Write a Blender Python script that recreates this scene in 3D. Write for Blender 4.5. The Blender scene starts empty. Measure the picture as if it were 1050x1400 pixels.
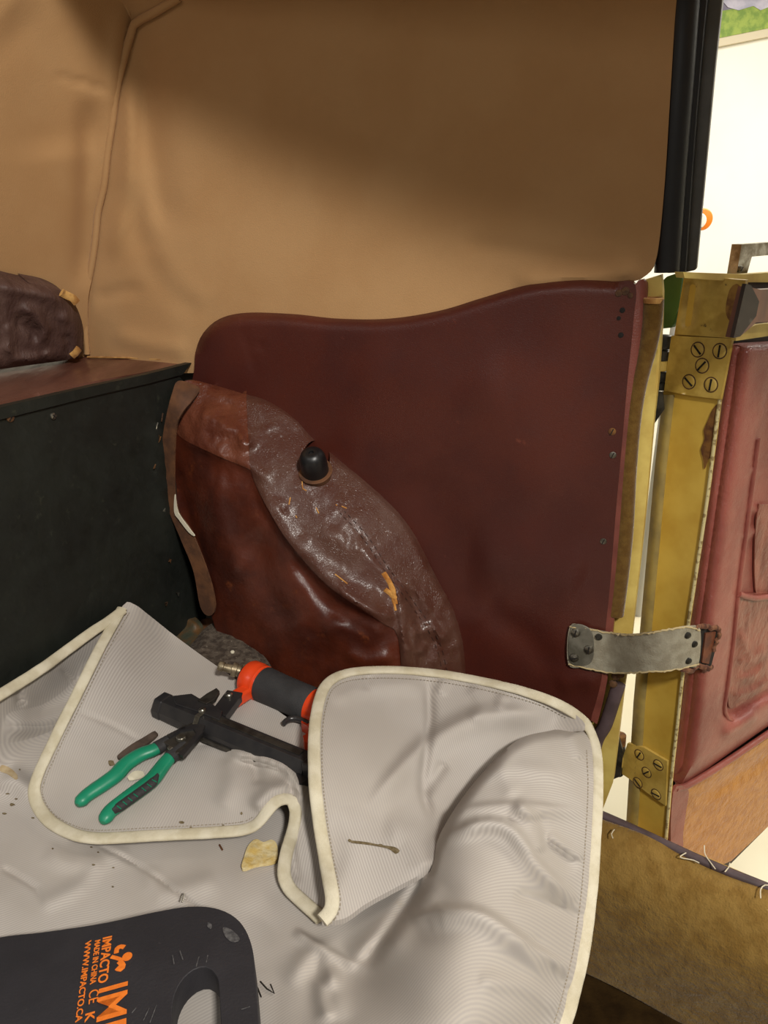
import bpy, bmesh, math, random
import numpy as np
from mathutils import Vector, Matrix
from mathutils.geometry import delaunay_2d_cdt
random.seed(7); np.random.seed(7)
W, H, F = 1050, 1400, 1020.0
# ------------------------------------------------------------------ camera
EYE = np.array([0, 0, 1.5]); TH = math.radians(21.5); RO = math.radians(1.1)
F0 = np.array([0, math.cos(TH), -math.sin(TH)]); U0 = np.array([0, math.sin(TH), math.cos(TH)]); R0 = np.array([1.0, 0, 0])
RR = R0*math.cos(RO) - U0*math.sin(RO); UU = R0*math.sin(RO) + U0*math.cos(RO)
scene = bpy.context.scene; C = scene.collection
cd = bpy.data.cameras.new('camera'); cam = bpy.data.objects.new('camera', cd); C.objects.link(cam)
cd.sensor_fit = 'VERTICAL'; cd.sensor_height = 24; cd.lens = F/H*24; cd.clip_start = .02
cam.matrix_world = Matrix(((RR[0], UU[0], -F0[0], EYE[0]), (RR[1], UU[1], -F0[1], EYE[1]), (RR[2], UU[2], -F0[2], EYE[2]), (0, 0, 0, 1)))
scene.camera = cam
# ------------------------------------------------------------------ world, lights, exposure
scene.view_settings.view_transform = 'Standard'; scene.view_settings.look = 'None'
scene.view_settings.exposure = 0.0; scene.view_settings.gamma = 1; scene.view_settings.use_curve_mapping = False
wd = bpy.data.worlds.new('world'); scene.world = wd; wd.use_nodes = True
wd.node_tree.nodes['Background'].inputs[0].default_value = (1.0, .93, .83, 1)
wd.node_tree.nodes['Background'].inputs[1].default_value = 0.19
def area(name, loc, target, sx, sy, power, col):
    l = bpy.data.lights.new(name, 'AREA'); l.shape = 'RECTANGLE'; l.size = sx; l.size_y = sy; l.energy = power; l.color = col
    o = bpy.data.objects.new(name, l); C.objects.link(o); o.location = loc
    o.rotation_euler = (Vector(target)-Vector(loc)).to_track_quat('-Z', 'Y').to_euler(); return o
area('garage_and_fill_light', (2.2, 2.2, 2.75), (1.6, 1.9, 0), 2.4, 1.6, 120, (1, .95, .84))
KEY = (.65, -1.25, 2.9)
area('garage_and_fill_light', KEY, (.1, .9, .95), .26, .26, 69, (1, .96, .89))
area('garage_and_fill_light', (-1.3, -1.0, 2.85), (.2, .9, .9), 1.3, .22, 6, (1, .96, .89))  # weak fill lamp added to brighten the door edge and the arch leather
# ------------------------------------------------------------------ pixel measurements to points on real planes
WN = np.array([-math.sin(math.radians(25)), -math.cos(math.radians(25)), 0.0])   # inward normal of the car's side wall
WD = np.array([math.cos(math.radians(25)), -math.sin(math.radians(25)), 0.0])    # along the side wall, towards the door
SP = np.array([.07, .95, 0])
ZSEAT = .88
def ray(px, py):
    px = np.asarray(px, float); py = np.asarray(py, float)
    r = F0*F + np.multiply.outer(px-W/2, RR) - np.multiply.outer(py-H/2, UU)
    return r
class Surf:
    def __init__(s, p0, n, h=0.0):
        s.n = np.asarray(n, float); s.n = s.n/np.linalg.norm(s.n); s.d = float(s.n @ np.asarray(p0, float)); s.h = h
    def __call__(s, px, py, dh=0.0):
        px = np.atleast_1d(np.asarray(px, float)); py = np.atleast_1d(np.asarray(py, float))
        h = s.h(px, py) if callable(s.h) else s.h
        r = ray(px, py); t = (s.d + h + dh - s.n @ EYE)/(r @ s.n)
        return EYE + r*t[:, None]
    def p(s, px, py, dh=0.0): return s(px, py, dh)[0]
    def normal(s, px, py):
        a = s(px, py); b = s(np.asarray(px)+2.0, py); c = s(px, np.asarray(py)+2.0)
        n = np.cross(b-a, c-a); n /= np.linalg.norm(n, axis=-1)[:, None]
        v = EYE-a; f = np.sign((n*v).sum(-1)); return n*f[:, None]
    def off(s, h): return Surf(s.n*s.d, s.n, h)
SIDE = Surf(SP, WN)
SEAT = Surf((0, 0, ZSEAT), (0, 0, 1))
corner = SIDE.p(262, 500)
BOX = Surf(corner, WD)                       # face of the seat box, square to the side wall
def tps(cp):
    cp = np.array(cp, float); X = cp[:, :2]/1000; v = cp[:, 2]; n = len(X)
    def K(a, b):
        d2 = ((a[:, None]-b[None])**2).sum(-1); return d2*np.log(d2+1e-12)*.5
    A = np.zeros((n+3, n+3)); A[:n, :n] = K(X, X)+np.eye(n)*1e-6; A[:n, n] = 1; A[:n, n+1:] = X; A[n, :n] = 1; A[n+1:, :n] = X.T
    w = np.linalg.solve(A, np.concatenate([v, [0, 0, 0]]))
    def f(px, py):
        Q = np.stack([px, py], -1)/1000; return K(Q, X) @ w[:n] + w[n] + Q @ w[n+1:]
    return f
def spl(pts, closed=False, step=6, smooth=True):
    P = np.array(pts, float); n = len(P); out = []
    for i in range(n if closed else n-1):
        g = lambda k: P[k % n] if closed else P[min(max(k, 0), n-1)]
        p0, p1, p2, p3 = g(i-1), g(i), g(i+1), g(i+2)
        m = max(1, int(np.linalg.norm(p2-p1)/step)) if step else 1
        if np.linalg.norm(p2-p1) < 1e-9: continue
        for k in range(m):
            t = k/m
            if smooth: out.append(.5*((2*p1)+(-p0+p2)*t+(2*p0-5*p1+4*p2-p3)*t*t+(-p0+3*p1-3*p2+p3)*t**3))
            else: out.append(p1+(p2-p1)*t)
    if not closed: out.append(P[-1])
    return np.array(out)
def pdist(px, py, poly):
    """distance, parameter 0..1 and side of points against a polyline"""
    Q = np.stack([px, py], -1); best = np.full(len(Q), 1e9); T = np.zeros(len(Q)); S = np.zeros(len(Q)); m = len(poly)-1
    for i in range(m):
        a, b = poly[i], poly[i+1]; ab = b-a; L = ab@ab
        if L < 1e-9: continue
        t = np.clip(((Q-a)@ab)/L, 0, 1); d = np.linalg.norm(Q-(a+t[:, None]*ab), axis=1); k = d < best
        best[k] = d[k]; T[k] = (i+t[k])/m
        cr = ab[0]*(Q[:, 1]-a[1])-ab[1]*(Q[:, 0]-a[0]); S[k] = np.sign(cr[k])
    return best, T, S
FG = 1.4
def folds(fs):
    """list of (path, amplitude m, width px[, width on the other side]) -> height function"""
    pre = [(spl(f[0], step=14), f[1], f[2], f[3] if len(f) > 3 else f[2]) for f in fs]
    def g(px, py):
        h = np.zeros(len(px))
        for P, a, w1, w2 in pre:
            d, t, s = pdist(px, py, P); w = np.where(s > 0, w1, w2)
            h += FG*a*np.exp(-(d/w)**2)*(lambda q_: q_*q_*(3-2*q_))(np.clip(np.minimum(t, 1-t)*4.5+.02, 0, 1))
        return h
    return g
def vnoise(px, py, scale, seed=0):
    rs = np.random.RandomState(seed); G = rs.rand(64, 64)*2-1
    x = px/scale+100; y = py/scale+100; xi = np.floor(x).astype(int); yi = np.floor(y).astype(int); fx = x-xi; fy = y-yi
    fx = fx*fx*(3-2*fx); fy = fy*fy*(3-2*fy); g = lambda a, b: G[a % 64, b % 64]
    return (g(xi, yi)*(1-fx)+g(xi+1, yi)*fx)*(1-fy)+(g(xi, yi+1)*(1-fx)+g(xi+1, yi+1)*fx)*fy
def add(*fs): return lambda px, py: sum((f(px, py) if callable(f) else f) for f in fs)
def edge_roll(path, k, w):
    P = spl(path, step=10)
    def g(px, py):
        d, _, _ = pdist(px, py, P); return -k*np.clip(1-d/w, 0, 1)**2
    return g
def inside(Q, poly):
    x, y = Q[:, 0], Q[:, 1]; c = np.zeros(len(Q), bool); n = len(poly)
    for i in range(n):
        x1, y1 = poly[i]; x2, y2 = poly[(i+1) % n]
        if y1 == y2: continue
        k = ((y1 > y) != (y2 > y)) & (x < (x2-x1)*(y-y1)/(y2-y1)+x1); c ^= k
    return c
# ------------------------------------------------------------------ object helpers
def mesh_obj(name, V, Fc, mat, parent=None, smooth=True, uv=None, recalc=False):
    me = bpy.data.meshes.new(name); V = np.asarray(V, float)
    if parent is not None: V = V-np.array(world_loc(parent))
    me.from_pydata([tuple(v) for v in V], [], [tuple(int(i) for i in f) for f in Fc]); me.update()
    if recalc:
        bm = bmesh.new(); bm.from_mesh(me); bmesh.ops.recalc_face_normals(bm, faces=bm.faces); bm.to_mesh(me); bm.free()
    if smooth: me.polygons.foreach_set('use_smooth', [True]*len(me.polygons))
    if uv is not None:
        l = me.uv_layers.new(name='UVMap'); idx = np.zeros(len(me.loops), int); me.loops.foreach_get('vertex_index', idx)
        l.data.foreach_set('uv', uv[idx].ravel())
    if mat: me.materials.append(mat)
    o = bpy.data.objects.new(name, me); C.objects.link(o)
    if parent is not None: o.parent = parent
    return o
def world_loc(o):
    v = Vector((0, 0, 0))
    while o is not None: v += o.location; o = o.parent
    return v
def tag(o, label=None, cat=None, group=None, kind=None):
    if label: o['label'] = label
    if cat: o['category'] = cat
    if group: o['group'] = group
    if kind: o['kind'] = kind
    return o
def thing(name, label, cat, loc, group=None):
    o = bpy.data.objects.new(name, None); C.objects.link(o); o.location = tuple(loc); o.empty_display_size = .02
    return tag(o, label, cat, group)
def sheet(name, outline, surf, mat, parent=None, step=8, thick=0.004, smooth_outline=True, holes=(), uvrot=None, bevel=0, flat=False, warp=None):
    """cloth, leather or board: the outline lies on a real surface, meshed finely and given thickness away from the viewer side"""
    O = spl(outline, True, step, smooth_outline); rings = [O]+[spl(h, True, step, True) for h in holes]
    x0, y0 = O.min(0); x1, y1 = O.max(0)
    gx, gy = np.meshgrid(np.arange(x0+step*.5, x1, step), np.arange(y0+step*.5, y1, step*.87)); gx = gx+(np.arange(gx.shape[0]) % 2)[:, None]*step*.5
    Q = np.stack([gx.ravel(), gy.ravel()], -1); k = inside(Q, O)
    for r in rings[1:]: k &= ~inside(Q, r)
    Q = Q[k]
    for r in rings:
        if len(Q): d, _, _ = pdist(Q[:, 0], Q[:, 1], np.vstack([r, r[:1]])); Q = Q[d > step*.45]
    pts = np.vstack(rings+[Q]); ed = []; b = 0
    for r in rings: ed += [(b+i, b+(i+1) % len(r)) for i in range(len(r))]; b += len(r)
    vo, _, fo, *_ = delaunay_2d_cdt([Vector(p) for p in pts], ed, [], 0, 1e-5)
    vo = np.array([tuple(v) for v in vo]); fo = np.array([f for f in fo if len(f) == 3]); cen = vo[fo].mean(1)
    k = inside(cen, O)
    for r in rings[1:]: k &= ~inside(cen, r)
    fo = fo[k]; used = np.unique(fo); mp = -np.ones(len(vo), int); mp[used] = np.arange(len(used)); vo = vo[used]; fo = mp[fo]
    V = surf(vo[:, 0], vo[:, 1])
    a, b_, c = V[fo[:, 0]], V[fo[:, 1]], V[fo[:, 2]]; nn = np.cross(b_-a, c-a); fl = ((EYE-a)*nn).sum(1) < 0; fo[fl] = fo[fl][:, ::-1]
    uv = None
    if uvrot is not None:
        n = surf.n; e1 = np.cross([0, 0, 1], n) if abs(n[2]) < .9 else np.array([1., 0, 0]); e1 = e1/np.linalg.norm(e1); e2 = np.cross(n, e1)
        ca, sa = math.cos(uvrot), math.sin(uvrot); u, v = V@e1, V@e2
        if warp: wx, wy = warp(vo[:, 0], vo[:, 1]); u = u+wx; v = v+wy
        uv = np.stack([u*ca-v*sa, u*sa+v*ca], -1); uv = np.vstack([uv, uv])
    nv = len(V); off = -surf.n*thick; V2 = V+off
    ec = {}
    for f in fo:
        for i in range(3):
            e = (f[i], f[(i+1) % 3]); ec[e] = 1
    side = [(e[0], e[0]+nv, e[1]+nv, e[1]) for e in ec if (e[1], e[0]) not in ec]
    faces = [tuple(f) for f in fo]+[tuple(f[::-1]+nv) for f in fo]+[(s[0], s[1], s[2], s[3]) for s in side]
    o = mesh_obj(name, np.vstack([V, V2]), faces, mat, parent, True, uv)
    if flat or bevel:
        o.data.polygons.foreach_set('use_smooth', [not flat]*len(o.data.polygons))
    if not flat:
        try: o.data.set_sharp_from_angle(angle=math.radians(50))
        except Exception: pass
    if bevel:
        m = o.modifiers.new('bevel', 'BEVEL'); m.width = bevel; m.segments = 3; m.limit_method = 'ANGLE'; m.angle_limit = math.radians(50)
    return o
def frames(P, up):
    P = np.asarray(P, float); T = np.gradient(P, axis=0); T /= np.linalg.norm(T, axis=1)[:, None]+1e-12
    up = np.broadcast_to(np.asarray(up, float), P.shape); S = np.cross(T, up); S /= np.linalg.norm(S, axis=1)[:, None]+1e-12; U = np.cross(S, T)
    return T, S, U
def tube(name, P, rw, rh, mat, parent=None, up=(0, 0, 1), seg=12, power=2.0, caps=True, smooth=True):
    """sweep along 3D points; half width rw, half height rh (scalars or per point); power>2 squares the section"""
    P = np.asarray(P, float); n = len(P); T, S, U = frames(P, up); rw = np.broadcast_to(rw, n); rh = np.broadcast_to(rh, n)
    an = np.arange(seg)/seg*2*math.pi+math.pi/seg; c, s = np.cos(an), np.sin(an); ex = 2/power
    c = np.sign(c)*np.abs(c)**ex; s = np.sign(s)*np.abs(s)**ex
    V = P[:, None]+S[:, None]*(c[None, :, None]*rw[:, None, None])+U[:, None]*(s[None, :, None]*rh[:, None, None]); V = V.reshape(-1, 3); Fc = []
    for i in range(n-1):
        for k in range(seg): a = i*seg+k; b = i*seg+(k+1) % seg; Fc.append((a, b, b+seg, a+seg))
    if caps: Fc.append(tuple(range(seg))[::-1]); Fc.append(tuple((n-1)*seg+k for k in range(seg)))
    uv = np.stack([np.repeat(np.concatenate([[0], np.cumsum(np.linalg.norm(np.diff(P, axis=0), axis=1))]), seg), np.tile(np.arange(seg)/seg*.02, n)], -1)
    o = mesh_obj(name, V, Fc, mat, parent, smooth, uv, recalc=True)
    try: o.data.set_sharp_from_angle(angle=math.radians(42))
    except Exception: pass
    return o
def lathe(name, p, axis, prof, mat, parent=None, seg=24, arc=None):
    """profile of (distance along axis, radius)"""
    ax = np.asarray(axis, float); ax /= np.linalg.norm(ax); t = np.array([0, 0, 1.]) if abs(ax[2]) < .9 else np.array([1., 0, 0])
    e1 = np.cross(ax, t); e1 /= np.linalg.norm(e1); e2 = np.cross(ax, e1); V = []; Fc = []
    for h, r in prof:
        for k in range(seg): a = 2*math.pi*k/seg; V.append(np.asarray(p)+ax*h+(e1*math.cos(a)+e2*math.sin(a))*max(r, 1e-5))
    for i in range(len(prof)-1):
        for k in range(seg): a = i*seg+k; b = i*seg+(k+1) % seg; Fc.append((a, b, b+seg, a+seg))
    Fc.append(tuple(range(seg))); Fc.append(tuple((len(prof)-1)*seg+k for k in range(seg))[::-1])
    o = mesh_obj(name, V, Fc, mat, parent, True, None, recalc=True)
    try: o.data.set_sharp_from_angle(angle=math.radians(38))
    except Exception: pass
    return o
def prism(name, poly, p0, ex, ey, ez, h, mat, parent=None, bevel=0, smooth=False):
    """polygon in the frame (ex, ey) at p0, extruded by h along ez"""
    n = len(poly); V = [np.asarray(p0)+ex*a+ey*b for a, b in poly]; V += [v+ez*h for v in V]
    Fc = [tuple(range(n)), tuple(range(2*n-1, n-1, -1))]+[(i, (i+1) % n, n+(i+1) % n, n+i) for i in range(n)]
    o = mesh_obj(name, V, Fc, mat, parent, smooth, None, recalc=True)
    if bevel: m = o.modifiers.new('bevel', 'BEVEL'); m.width = bevel; m.segments = 2; m.limit_method = 'ANGLE'; m.angle_limit = math.radians(35)
    return o
def box(name, c, ex, ey, ez, dims, mat, parent=None, bevel=0):
    a, b, h = dims; return prism(name, [(-a/2, -b/2), (a/2, -b/2), (a/2, b/2), (-a/2, b/2)], np.asarray(c)-ez*h/2, ex, ey, ez, h, mat, parent, bevel)
def unit(v): v = np.asarray(v, float); return v/np.linalg.norm(v)
# ------------------------------------------------------------------ materials
def lin(c):
    return tuple((x/255/12.92 if x/255 <= .04045 else ((x/255+.055)/1.055)**2.4) for x in c)+(1,)
def M(name, base, rough=.6, var=None, vs=6, vth=(.35, .65), spots=None, ss=40, sth=(.6, .66), bump=0, bs=200, bump2=0, bs2=20, metal=0, coat=0, sheen=0, rvar=0, spec=.5,
      twill=0, twcol=None, stretch=None, uvc=False, leather=0):
    m = bpy.data.materials.new(name); m.use_nodes = True; nt = m.node_tree; N = nt.nodes; L = nt.links; B = N['Principled BSDF']
    tc = N.new('ShaderNodeTexCoord'); src = tc.outputs['UV'] if uvc else tc.outputs['Object']
    if stretch:
        mp = N.new('ShaderNodeMapping'); mp.inputs['Scale'].default_value = stretch; L.new(src, mp.inputs[0]); src = mp.outputs[0]
    def noise(s, det=4, r=.55):
        n = N.new('ShaderNodeTexNoise'); n.inputs['Scale'].default_value = s; n.inputs['Detail'].default_value = det; n.inputs['Roughness'].default_value = r; L.new(src, n.inputs['Vector']); return n.outputs['Fac']
    def ramp(v, a, b):
        r = N.new('ShaderNodeMapRange'); r.inputs[1].default_value = a; r.inputs[2].default_value = b; L.new(v, r.inputs[0]); r.interpolation_type = 'SMOOTHSTEP'; return r.outputs[0]
    def mix(f, a, b):
        x = N.new('ShaderNodeMix'); x.data_type = 'RGBA'; L.new(f, x.inputs[0])
        for v, i in ((a, 6), (b, 7)):
            if isinstance(v, tuple): x.inputs[i].default_value = v
            else: L.new(v, x.inputs[i])
        return x.outputs[2]
    col = lin(base); vn = None
    if var: vn = ramp(noise(vs), *vth); col = mix(vn, col, lin(var))
    if spots: col = mix(ramp(noise(ss, 5, .65), *sth), col, lin(spots))
    h = None
    if twill:
        mp2 = N.new('ShaderNodeMapping'); L.new(tc.outputs['UV'], mp2.inputs[0])
        w = N.new('ShaderNodeTexWave'); w.inputs['Scale'].default_value = twill; w.inputs['Distortion'].default_value = .25; w.inputs['Detail'].default_value = 1; w.inputs['Detail Scale'].default_value = 2; L.new(mp2.outputs[0], w.inputs[0])
        col = mix(w.outputs['Fac'], lin(twcol), col); pass
    for st, sc, dist in ((bump, bs, .0012), (bump2, bs2, .006)):
        if st:
            b = N.new('ShaderNodeBump'); b.inputs['Strength'].default_value = st; b.inputs['Distance'].default_value = dist; L.new(noise(sc, 5), b.inputs['Height'])
            if h: L.new(h, b.inputs['Normal'])
            h = b.outputs[0]
    if leather:
        v = N.new('ShaderNodeTexVoronoi'); v.feature = 'DISTANCE_TO_EDGE'; v.inputs['Scale'].default_value = 420; L.new(src, v.inputs['Vector'])
        b = N.new('ShaderNodeBump'); b.inputs['Strength'].default_value = leather; b.inputs['Distance'].default_value = .0004; L.new(ramp(v.outputs[0], 0, .12), b.inputs['Height'])
        if h: L.new(h, b.inputs['Normal'])
        h = b.outputs[0]
    if h: L.new(h, B.inputs['Normal'])
    if isinstance(col, tuple): B.inputs['Base Color'].default_value = col
    else: L.new(col, B.inputs['Base Color'])
    B.inputs['Roughness'].default_value = rough
    if rvar:
        a = N.new('ShaderNodeMapRange'); a.inputs[3].default_value = rough-rvar; a.inputs[4].default_value = rough+rvar; a.inputs[1].default_value = .3; a.inputs[2].default_value = .7
        L.new(noise(vs*3+7, 6, .7), a.inputs[0]); L.new(a.outputs[0], B.inputs['Roughness'])
    B.inputs['Metallic'].default_value = metal; B.inputs['Specular IOR Level'].default_value = spec
    if coat: B.inputs['Coat Weight'].default_value = coat; B.inputs['Coat Roughness'].default_value = .25
    if sheen: B.inputs['Sheen Weight'].default_value = sheen; B.inputs['Sheen Roughness'].default_value = .4
    return m
tan = M('tan_wool', (178, 140, 98), .95, (173, 134, 92), 9, bump=.35, bs=700, sheen=.15, spec=.15)
tan_edge = M('tan_wool_worn', (196, 152, 90), .95, (150, 104, 56), 60, bump=.6, bs=500, sheen=.2, spec=.15)
maroon = M('maroon_leather', (80, 36, 27), .34, (68, 28, 22), 7, spots=(118, 60, 44), ss=30, sth=(.66, .8), bump=.12, bs=260, bump2=.06, bs2=16, rvar=.08, leather=.25)
arch_l = M('arch_leather', (86, 37, 21), .4, (64, 26, 16), 14, spots=(118, 60, 30), ss=26, sth=(.6, .8), bump=.25, bs=140, bump2=.35, bs2=30, rvar=.12, leather=.2)
arch_u = M('arch_upper_leather', (108, 60, 42), .3, (84, 40, 26), 14, bump=.3, bs=160, bump2=.5, bs2=40, rvar=.12, leather=.3)
arch_s = M('arch_strip_leather', (86, 56, 45), .34, (76, 40, 29), 14, bump=.25, bs=180, bump2=.3, bs2=34, rvar=.1, leather=.5)
under_l = M('leather_underside', (104, 66, 38), .8, (72, 44, 26), 30, bump=.3, bs=200)
cush = M('cushion_leather', (92, 68, 60), .62, (74, 50, 44), 30, bump=.6, bs=320, bump2=.7, bs2=70, stretch=(1, 1, .35))
ledge_l = M('ledge_leather', (112, 74, 60), .35, (82, 48, 38), 16, bump=.25, bs=150, rvar=.1, stretch=(1, .3, 1))
boxm = M('green_black_board', (28, 31, 26), .55, (21, 23, 19), 12, spots=(48, 50, 40), ss=60, sth=(.62, .75), bump=.3, bs=120, rvar=.1)
twill = M('grey_twill', (190, 184, 178), .95, (180, 172, 163), 7, spots=(172, 160, 142), ss=18, sth=(.66, .8), bump=.1, bs=500, spec=.1, twill=118, twcol=(170, 163, 157))
bind = M('cream_binding', (214, 206, 184), .9, (196, 186, 160), 40, bump=.5, bs=900, spec=.15)
stitch = M('stitching', (150, 140, 124), .9)
brownst = M('seam_thread', (60, 32, 22), .7)
velvet = M('brown_velvet', (100, 74, 32), .9, (88, 62, 24), 120, bump=.7, bs=600, sheen=.6, spec=.1)
yellow = M('yellow_body_paint', (206, 172, 76), .4, (188, 150, 58), 12, spots=(96, 66, 28), ss=34, sth=(.66, .72), bump=.15, bs=90, rvar=.1)
yplate = M('yellow_plate_paint', (196, 166, 84), .42, (170, 140, 62), 40, spots=(84, 64, 30), ss=70, sth=(.66, .74), bump=.2, bs=140)
ypale = M('pale_yellow_paint', (214, 190, 104), .5, (190, 160, 80), 20, bump=.1, bs=90)
chip = M('chipped_edge', (200, 186, 136), .6, (140, 118, 76), 160, (.5, .6), bump=.4, bs=300)
rust = M('rust', (122, 82, 32), .85, (84, 48, 20), 90, bump=.8, bs=160)
dkmetal = M('dark_steel', (74, 72, 66), .45, (44, 42, 38), 60, metal=.7, bump=.2, bs=150)
steel = M('steel', (150, 146, 136), .3, (110, 104, 92), 90, metal=.85, bump=.1, bs=200)
chrome = M('chrome', (190, 188, 182), .2, (120, 110, 96), 50, metal=.9, bump=.1, bs=90)
blackr = M('black_rubber', (26, 25, 26), .38, (20, 19, 20), 30, bump=.15, bs=200)
charc = M('charcoal_trim', (82, 81, 78), .5, (70, 69, 66), 30, bump=.15, bs=300)
mauve = M('mauve_rubber', (88, 72, 74), .6, (70, 56, 56), 30, bump=.2, bs=200)
carpet = M('mohair_carpet', (146, 116, 62), .98, (130, 100, 50), 40, spots=(180, 152, 96), ss=150, sth=(.68, .76), bump=1, bs=420, bump2=.5, bs2=90, sheen=.3, spec=.05)
carpet2 = M('door_carpet', (186, 132, 64), .98, (170, 116, 52), 60, bump=1, bs=420, bump2=.4, bs2=110, sheen=.3, spec=.05)
darkc = M('shaded_floor_carpet', (60, 44, 22), .98, (40, 28, 14), 20, bump=.8, bs=300, spec=.05)  # footwell shade put into the carpet colour
doorl = M('door_leather', (150, 80, 68), .38, (128, 64, 55), 12, bump=.25, bs=220, bump2=.25, bs2=60, rvar=.08, leather=.6)
doorl2 = M('door_pocket_leather', (146, 82, 66), .36, (116, 58, 46), 36, bump=.4, bs=160, bump2=.8, bs2=70, rvar=.1, leather=.6, stretch=(1, 1, .6))
fray = M('frayed_leather', (120, 78, 52), .9, (70, 34, 22), 120, bump=1, bs=300)
wood = M('garnish_wood', (128, 76, 52), .3, (92, 50, 34), 30, coat=.4, stretch=(1, 1, .2))
woodd = M('garnish_dark', (44, 32, 26), .45, (32, 22, 18), 30)
greenp = M('green_paint', (70, 112, 62), .3, (60, 100, 54), 10)
stlea = M('grey_strap_leather', (152, 146, 128), .65, (132, 124, 106), 60, bump=.6, bs=500, rvar=.1)
cream = M('cream_foam', (222, 206, 160), .9, (208, 178, 104), 80, bump=.8, bs=260)
felt = M('grey_brown_felt', (96, 84, 72), .98, (62, 50, 40), 110, spots=(140, 128, 112), ss=240, sth=(.6, .7), bump=1, bs=500)
orange = M('orange_plastic', (232, 78, 32), .3, (222, 68, 26), 20, coat=.2)
grip = M('black_grip', (52, 51, 52), .7, (46, 45, 46), 60, bump=.6, bs=900)
blackm = M('black_enamel', (46, 45, 47), .3, (56, 54, 54), 40, metal=.3, bump=.1, bs=120)
bsteel = M('blackened_steel', (80, 76, 70), .38, (54, 50, 46), 60, metal=.6, bump=.15, bs=200)
green = M('green_rubber', (22, 134, 100), .4, (18, 122, 90), 20, bump=.1, bs=200)
padm = M('black_foam', (44, 42, 46), .62, (38, 36, 40), 14, spots=(66, 64, 66), ss=60, sth=(.7, .8), bump=.35, bs=420, bump2=.1, bs2=30)
oprint = M('orange_print', (240, 128, 40), .6, (226, 116, 34), 200)
wallm = M('garage_wall_paint', (240, 238, 228), .9, (234, 231, 220), 1.2)
floorm = M('garage_floor_paint', (236, 228, 202), .6, (226, 216, 186), 1.5)
dark = M('dark_void', (20, 14, 10), .9)
tack = M('tack_brown', (92, 60, 30), .8, (60, 38, 20), 90, bump=1, bs=300)
thr = M('thread_white', (214, 204, 178), .9)
tear = M('torn_edge', (206, 150, 76), .9, (178, 112, 44), 90, bump=1, bs=300)
papr = M('pale_scrap', (206, 198, 176), .8)
stain = M('stain_brown', (92, 78, 52), .95, (120, 106, 80), 200)
# ------------------------------------------------------------------ garage
def quad(name, pts, mat, kind='structure'):
    return tag(mesh_obj(name, pts, [(0, 1, 2, 3)], mat, None, False), kind=kind)
def slabw(name, c, d, mat, kind='structure', label=None):
    o = box(name, c, np.array([1., 0, 0]), np.array([0, 1., 0]), np.array([0, 0, 1.]), d, mat); tag(o, label, kind=kind); return o
slabw('floor', (1, 1, -.05), (12, 12, .1), floorm)
slabw('wall_back', (1, 4.25, 1.5), (12, .1, 3.2), wallm)
slabw('wall_right', (5.2, 1, 1.5), (.1, 8, 3.2), wallm)
# ------------------------------------------------------------------ car cabin lining
seam_path = [(183, 34), (172, 70), (160, 120), (154, 165), (147, 210), (142, 255), (134, 290), (130, 330), (124, 370), (117, 405), (116, 440), (119, 484)]
side_h = add(tps([(0, -300, 0), (1000, -300, 0), (120, 480, 0), (900, 380, .0), (500, 200, -.012), (600, 430, 0), (150, 200, .004), (250, 480, .002), (300, 300, -.008), (780, 200, -.01), (900, 200, .0)]),
    folds([([(190, 60), (200, 150), (215, 260), (235, 330)], -.006, 14, 26), ([(178, 110), (180, 200), (172, 300), (150, 360)], .006, 16, 8), ([(170, 240), (190, 320), (240, 400), (300, 430)], -.004, 18),
           ([(128, 410), (160, 400), (200, 395)], -.003, 8), ([(205, 330), (240, 390), (290, 420)], .003, 18), ([(620, 330), (720, 345), (860, 372)], -.003, 14), ([(700, 385), (790, 378), (880, 365)], .006, 12), ([(150, 455), (200, 470), (260, 478)], .004, 12)]))
SIDEC = Surf(SP, WN, side_h)
wall_side = tag(sheet('wall_side', [(183, 34), (245, 2), (330, -60), (420, -330), (420, -330), (955, -330), (955, -330), (940, -120), (925, 0), (917, 120), (908, 260), (898, 350), (884, 376), (860, 386), (800, 388), (800, 400), (800, 480), (800, 480), (420, 500), (262, 510), (262, 510), (118, 510), (118, 484)]+seam_path[::-1][1:-1],
    SIDEC, tan, step=9, thick=.006), 'side wall of the cabin covered in tan wool cloth', kind='structure')
# rear cloth wall: runs from the corner seam towards the viewer on the left
s0, s1 = SIDE.p(178, 40), SIDE.p(118, 484)
RD = np.array([-.68, -.733, 0.0])                      # the rear wall leaves the corner towards the viewer
rn = np.cross(s1-s0, RD); rn = rn if rn@(EYE-s0) > 0 else -rn
rear_h = folds([([(118, 130), (120, 250), (115, 340), (110, 400)], -.008, 14, 26), ([(165, 0), (158, 90), (146, 200), (128, 300)], .004, 12), ([(0, 20), (60, 80), (80, 220)], -.006, 50), ([(70, 105), (110, 112), (154, 127)], -.0025, 3.5)])
REAR = Surf(s0, rn, rear_h)
tag(sheet('wall_rear', [(186, 34), (165, 0), (120, -60), (-60, -330), (-60, -330), (-420, -330), (-420, -330), (-420, 440), (-420, 440), (0, 470), (119, 500)]+[(x+4, y) for x, y in seam_path[::-1]][:-1], REAR, tan, step=8, thick=.006),
    'rear wall of the cabin covered in tan wool cloth', kind='structure')
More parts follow.
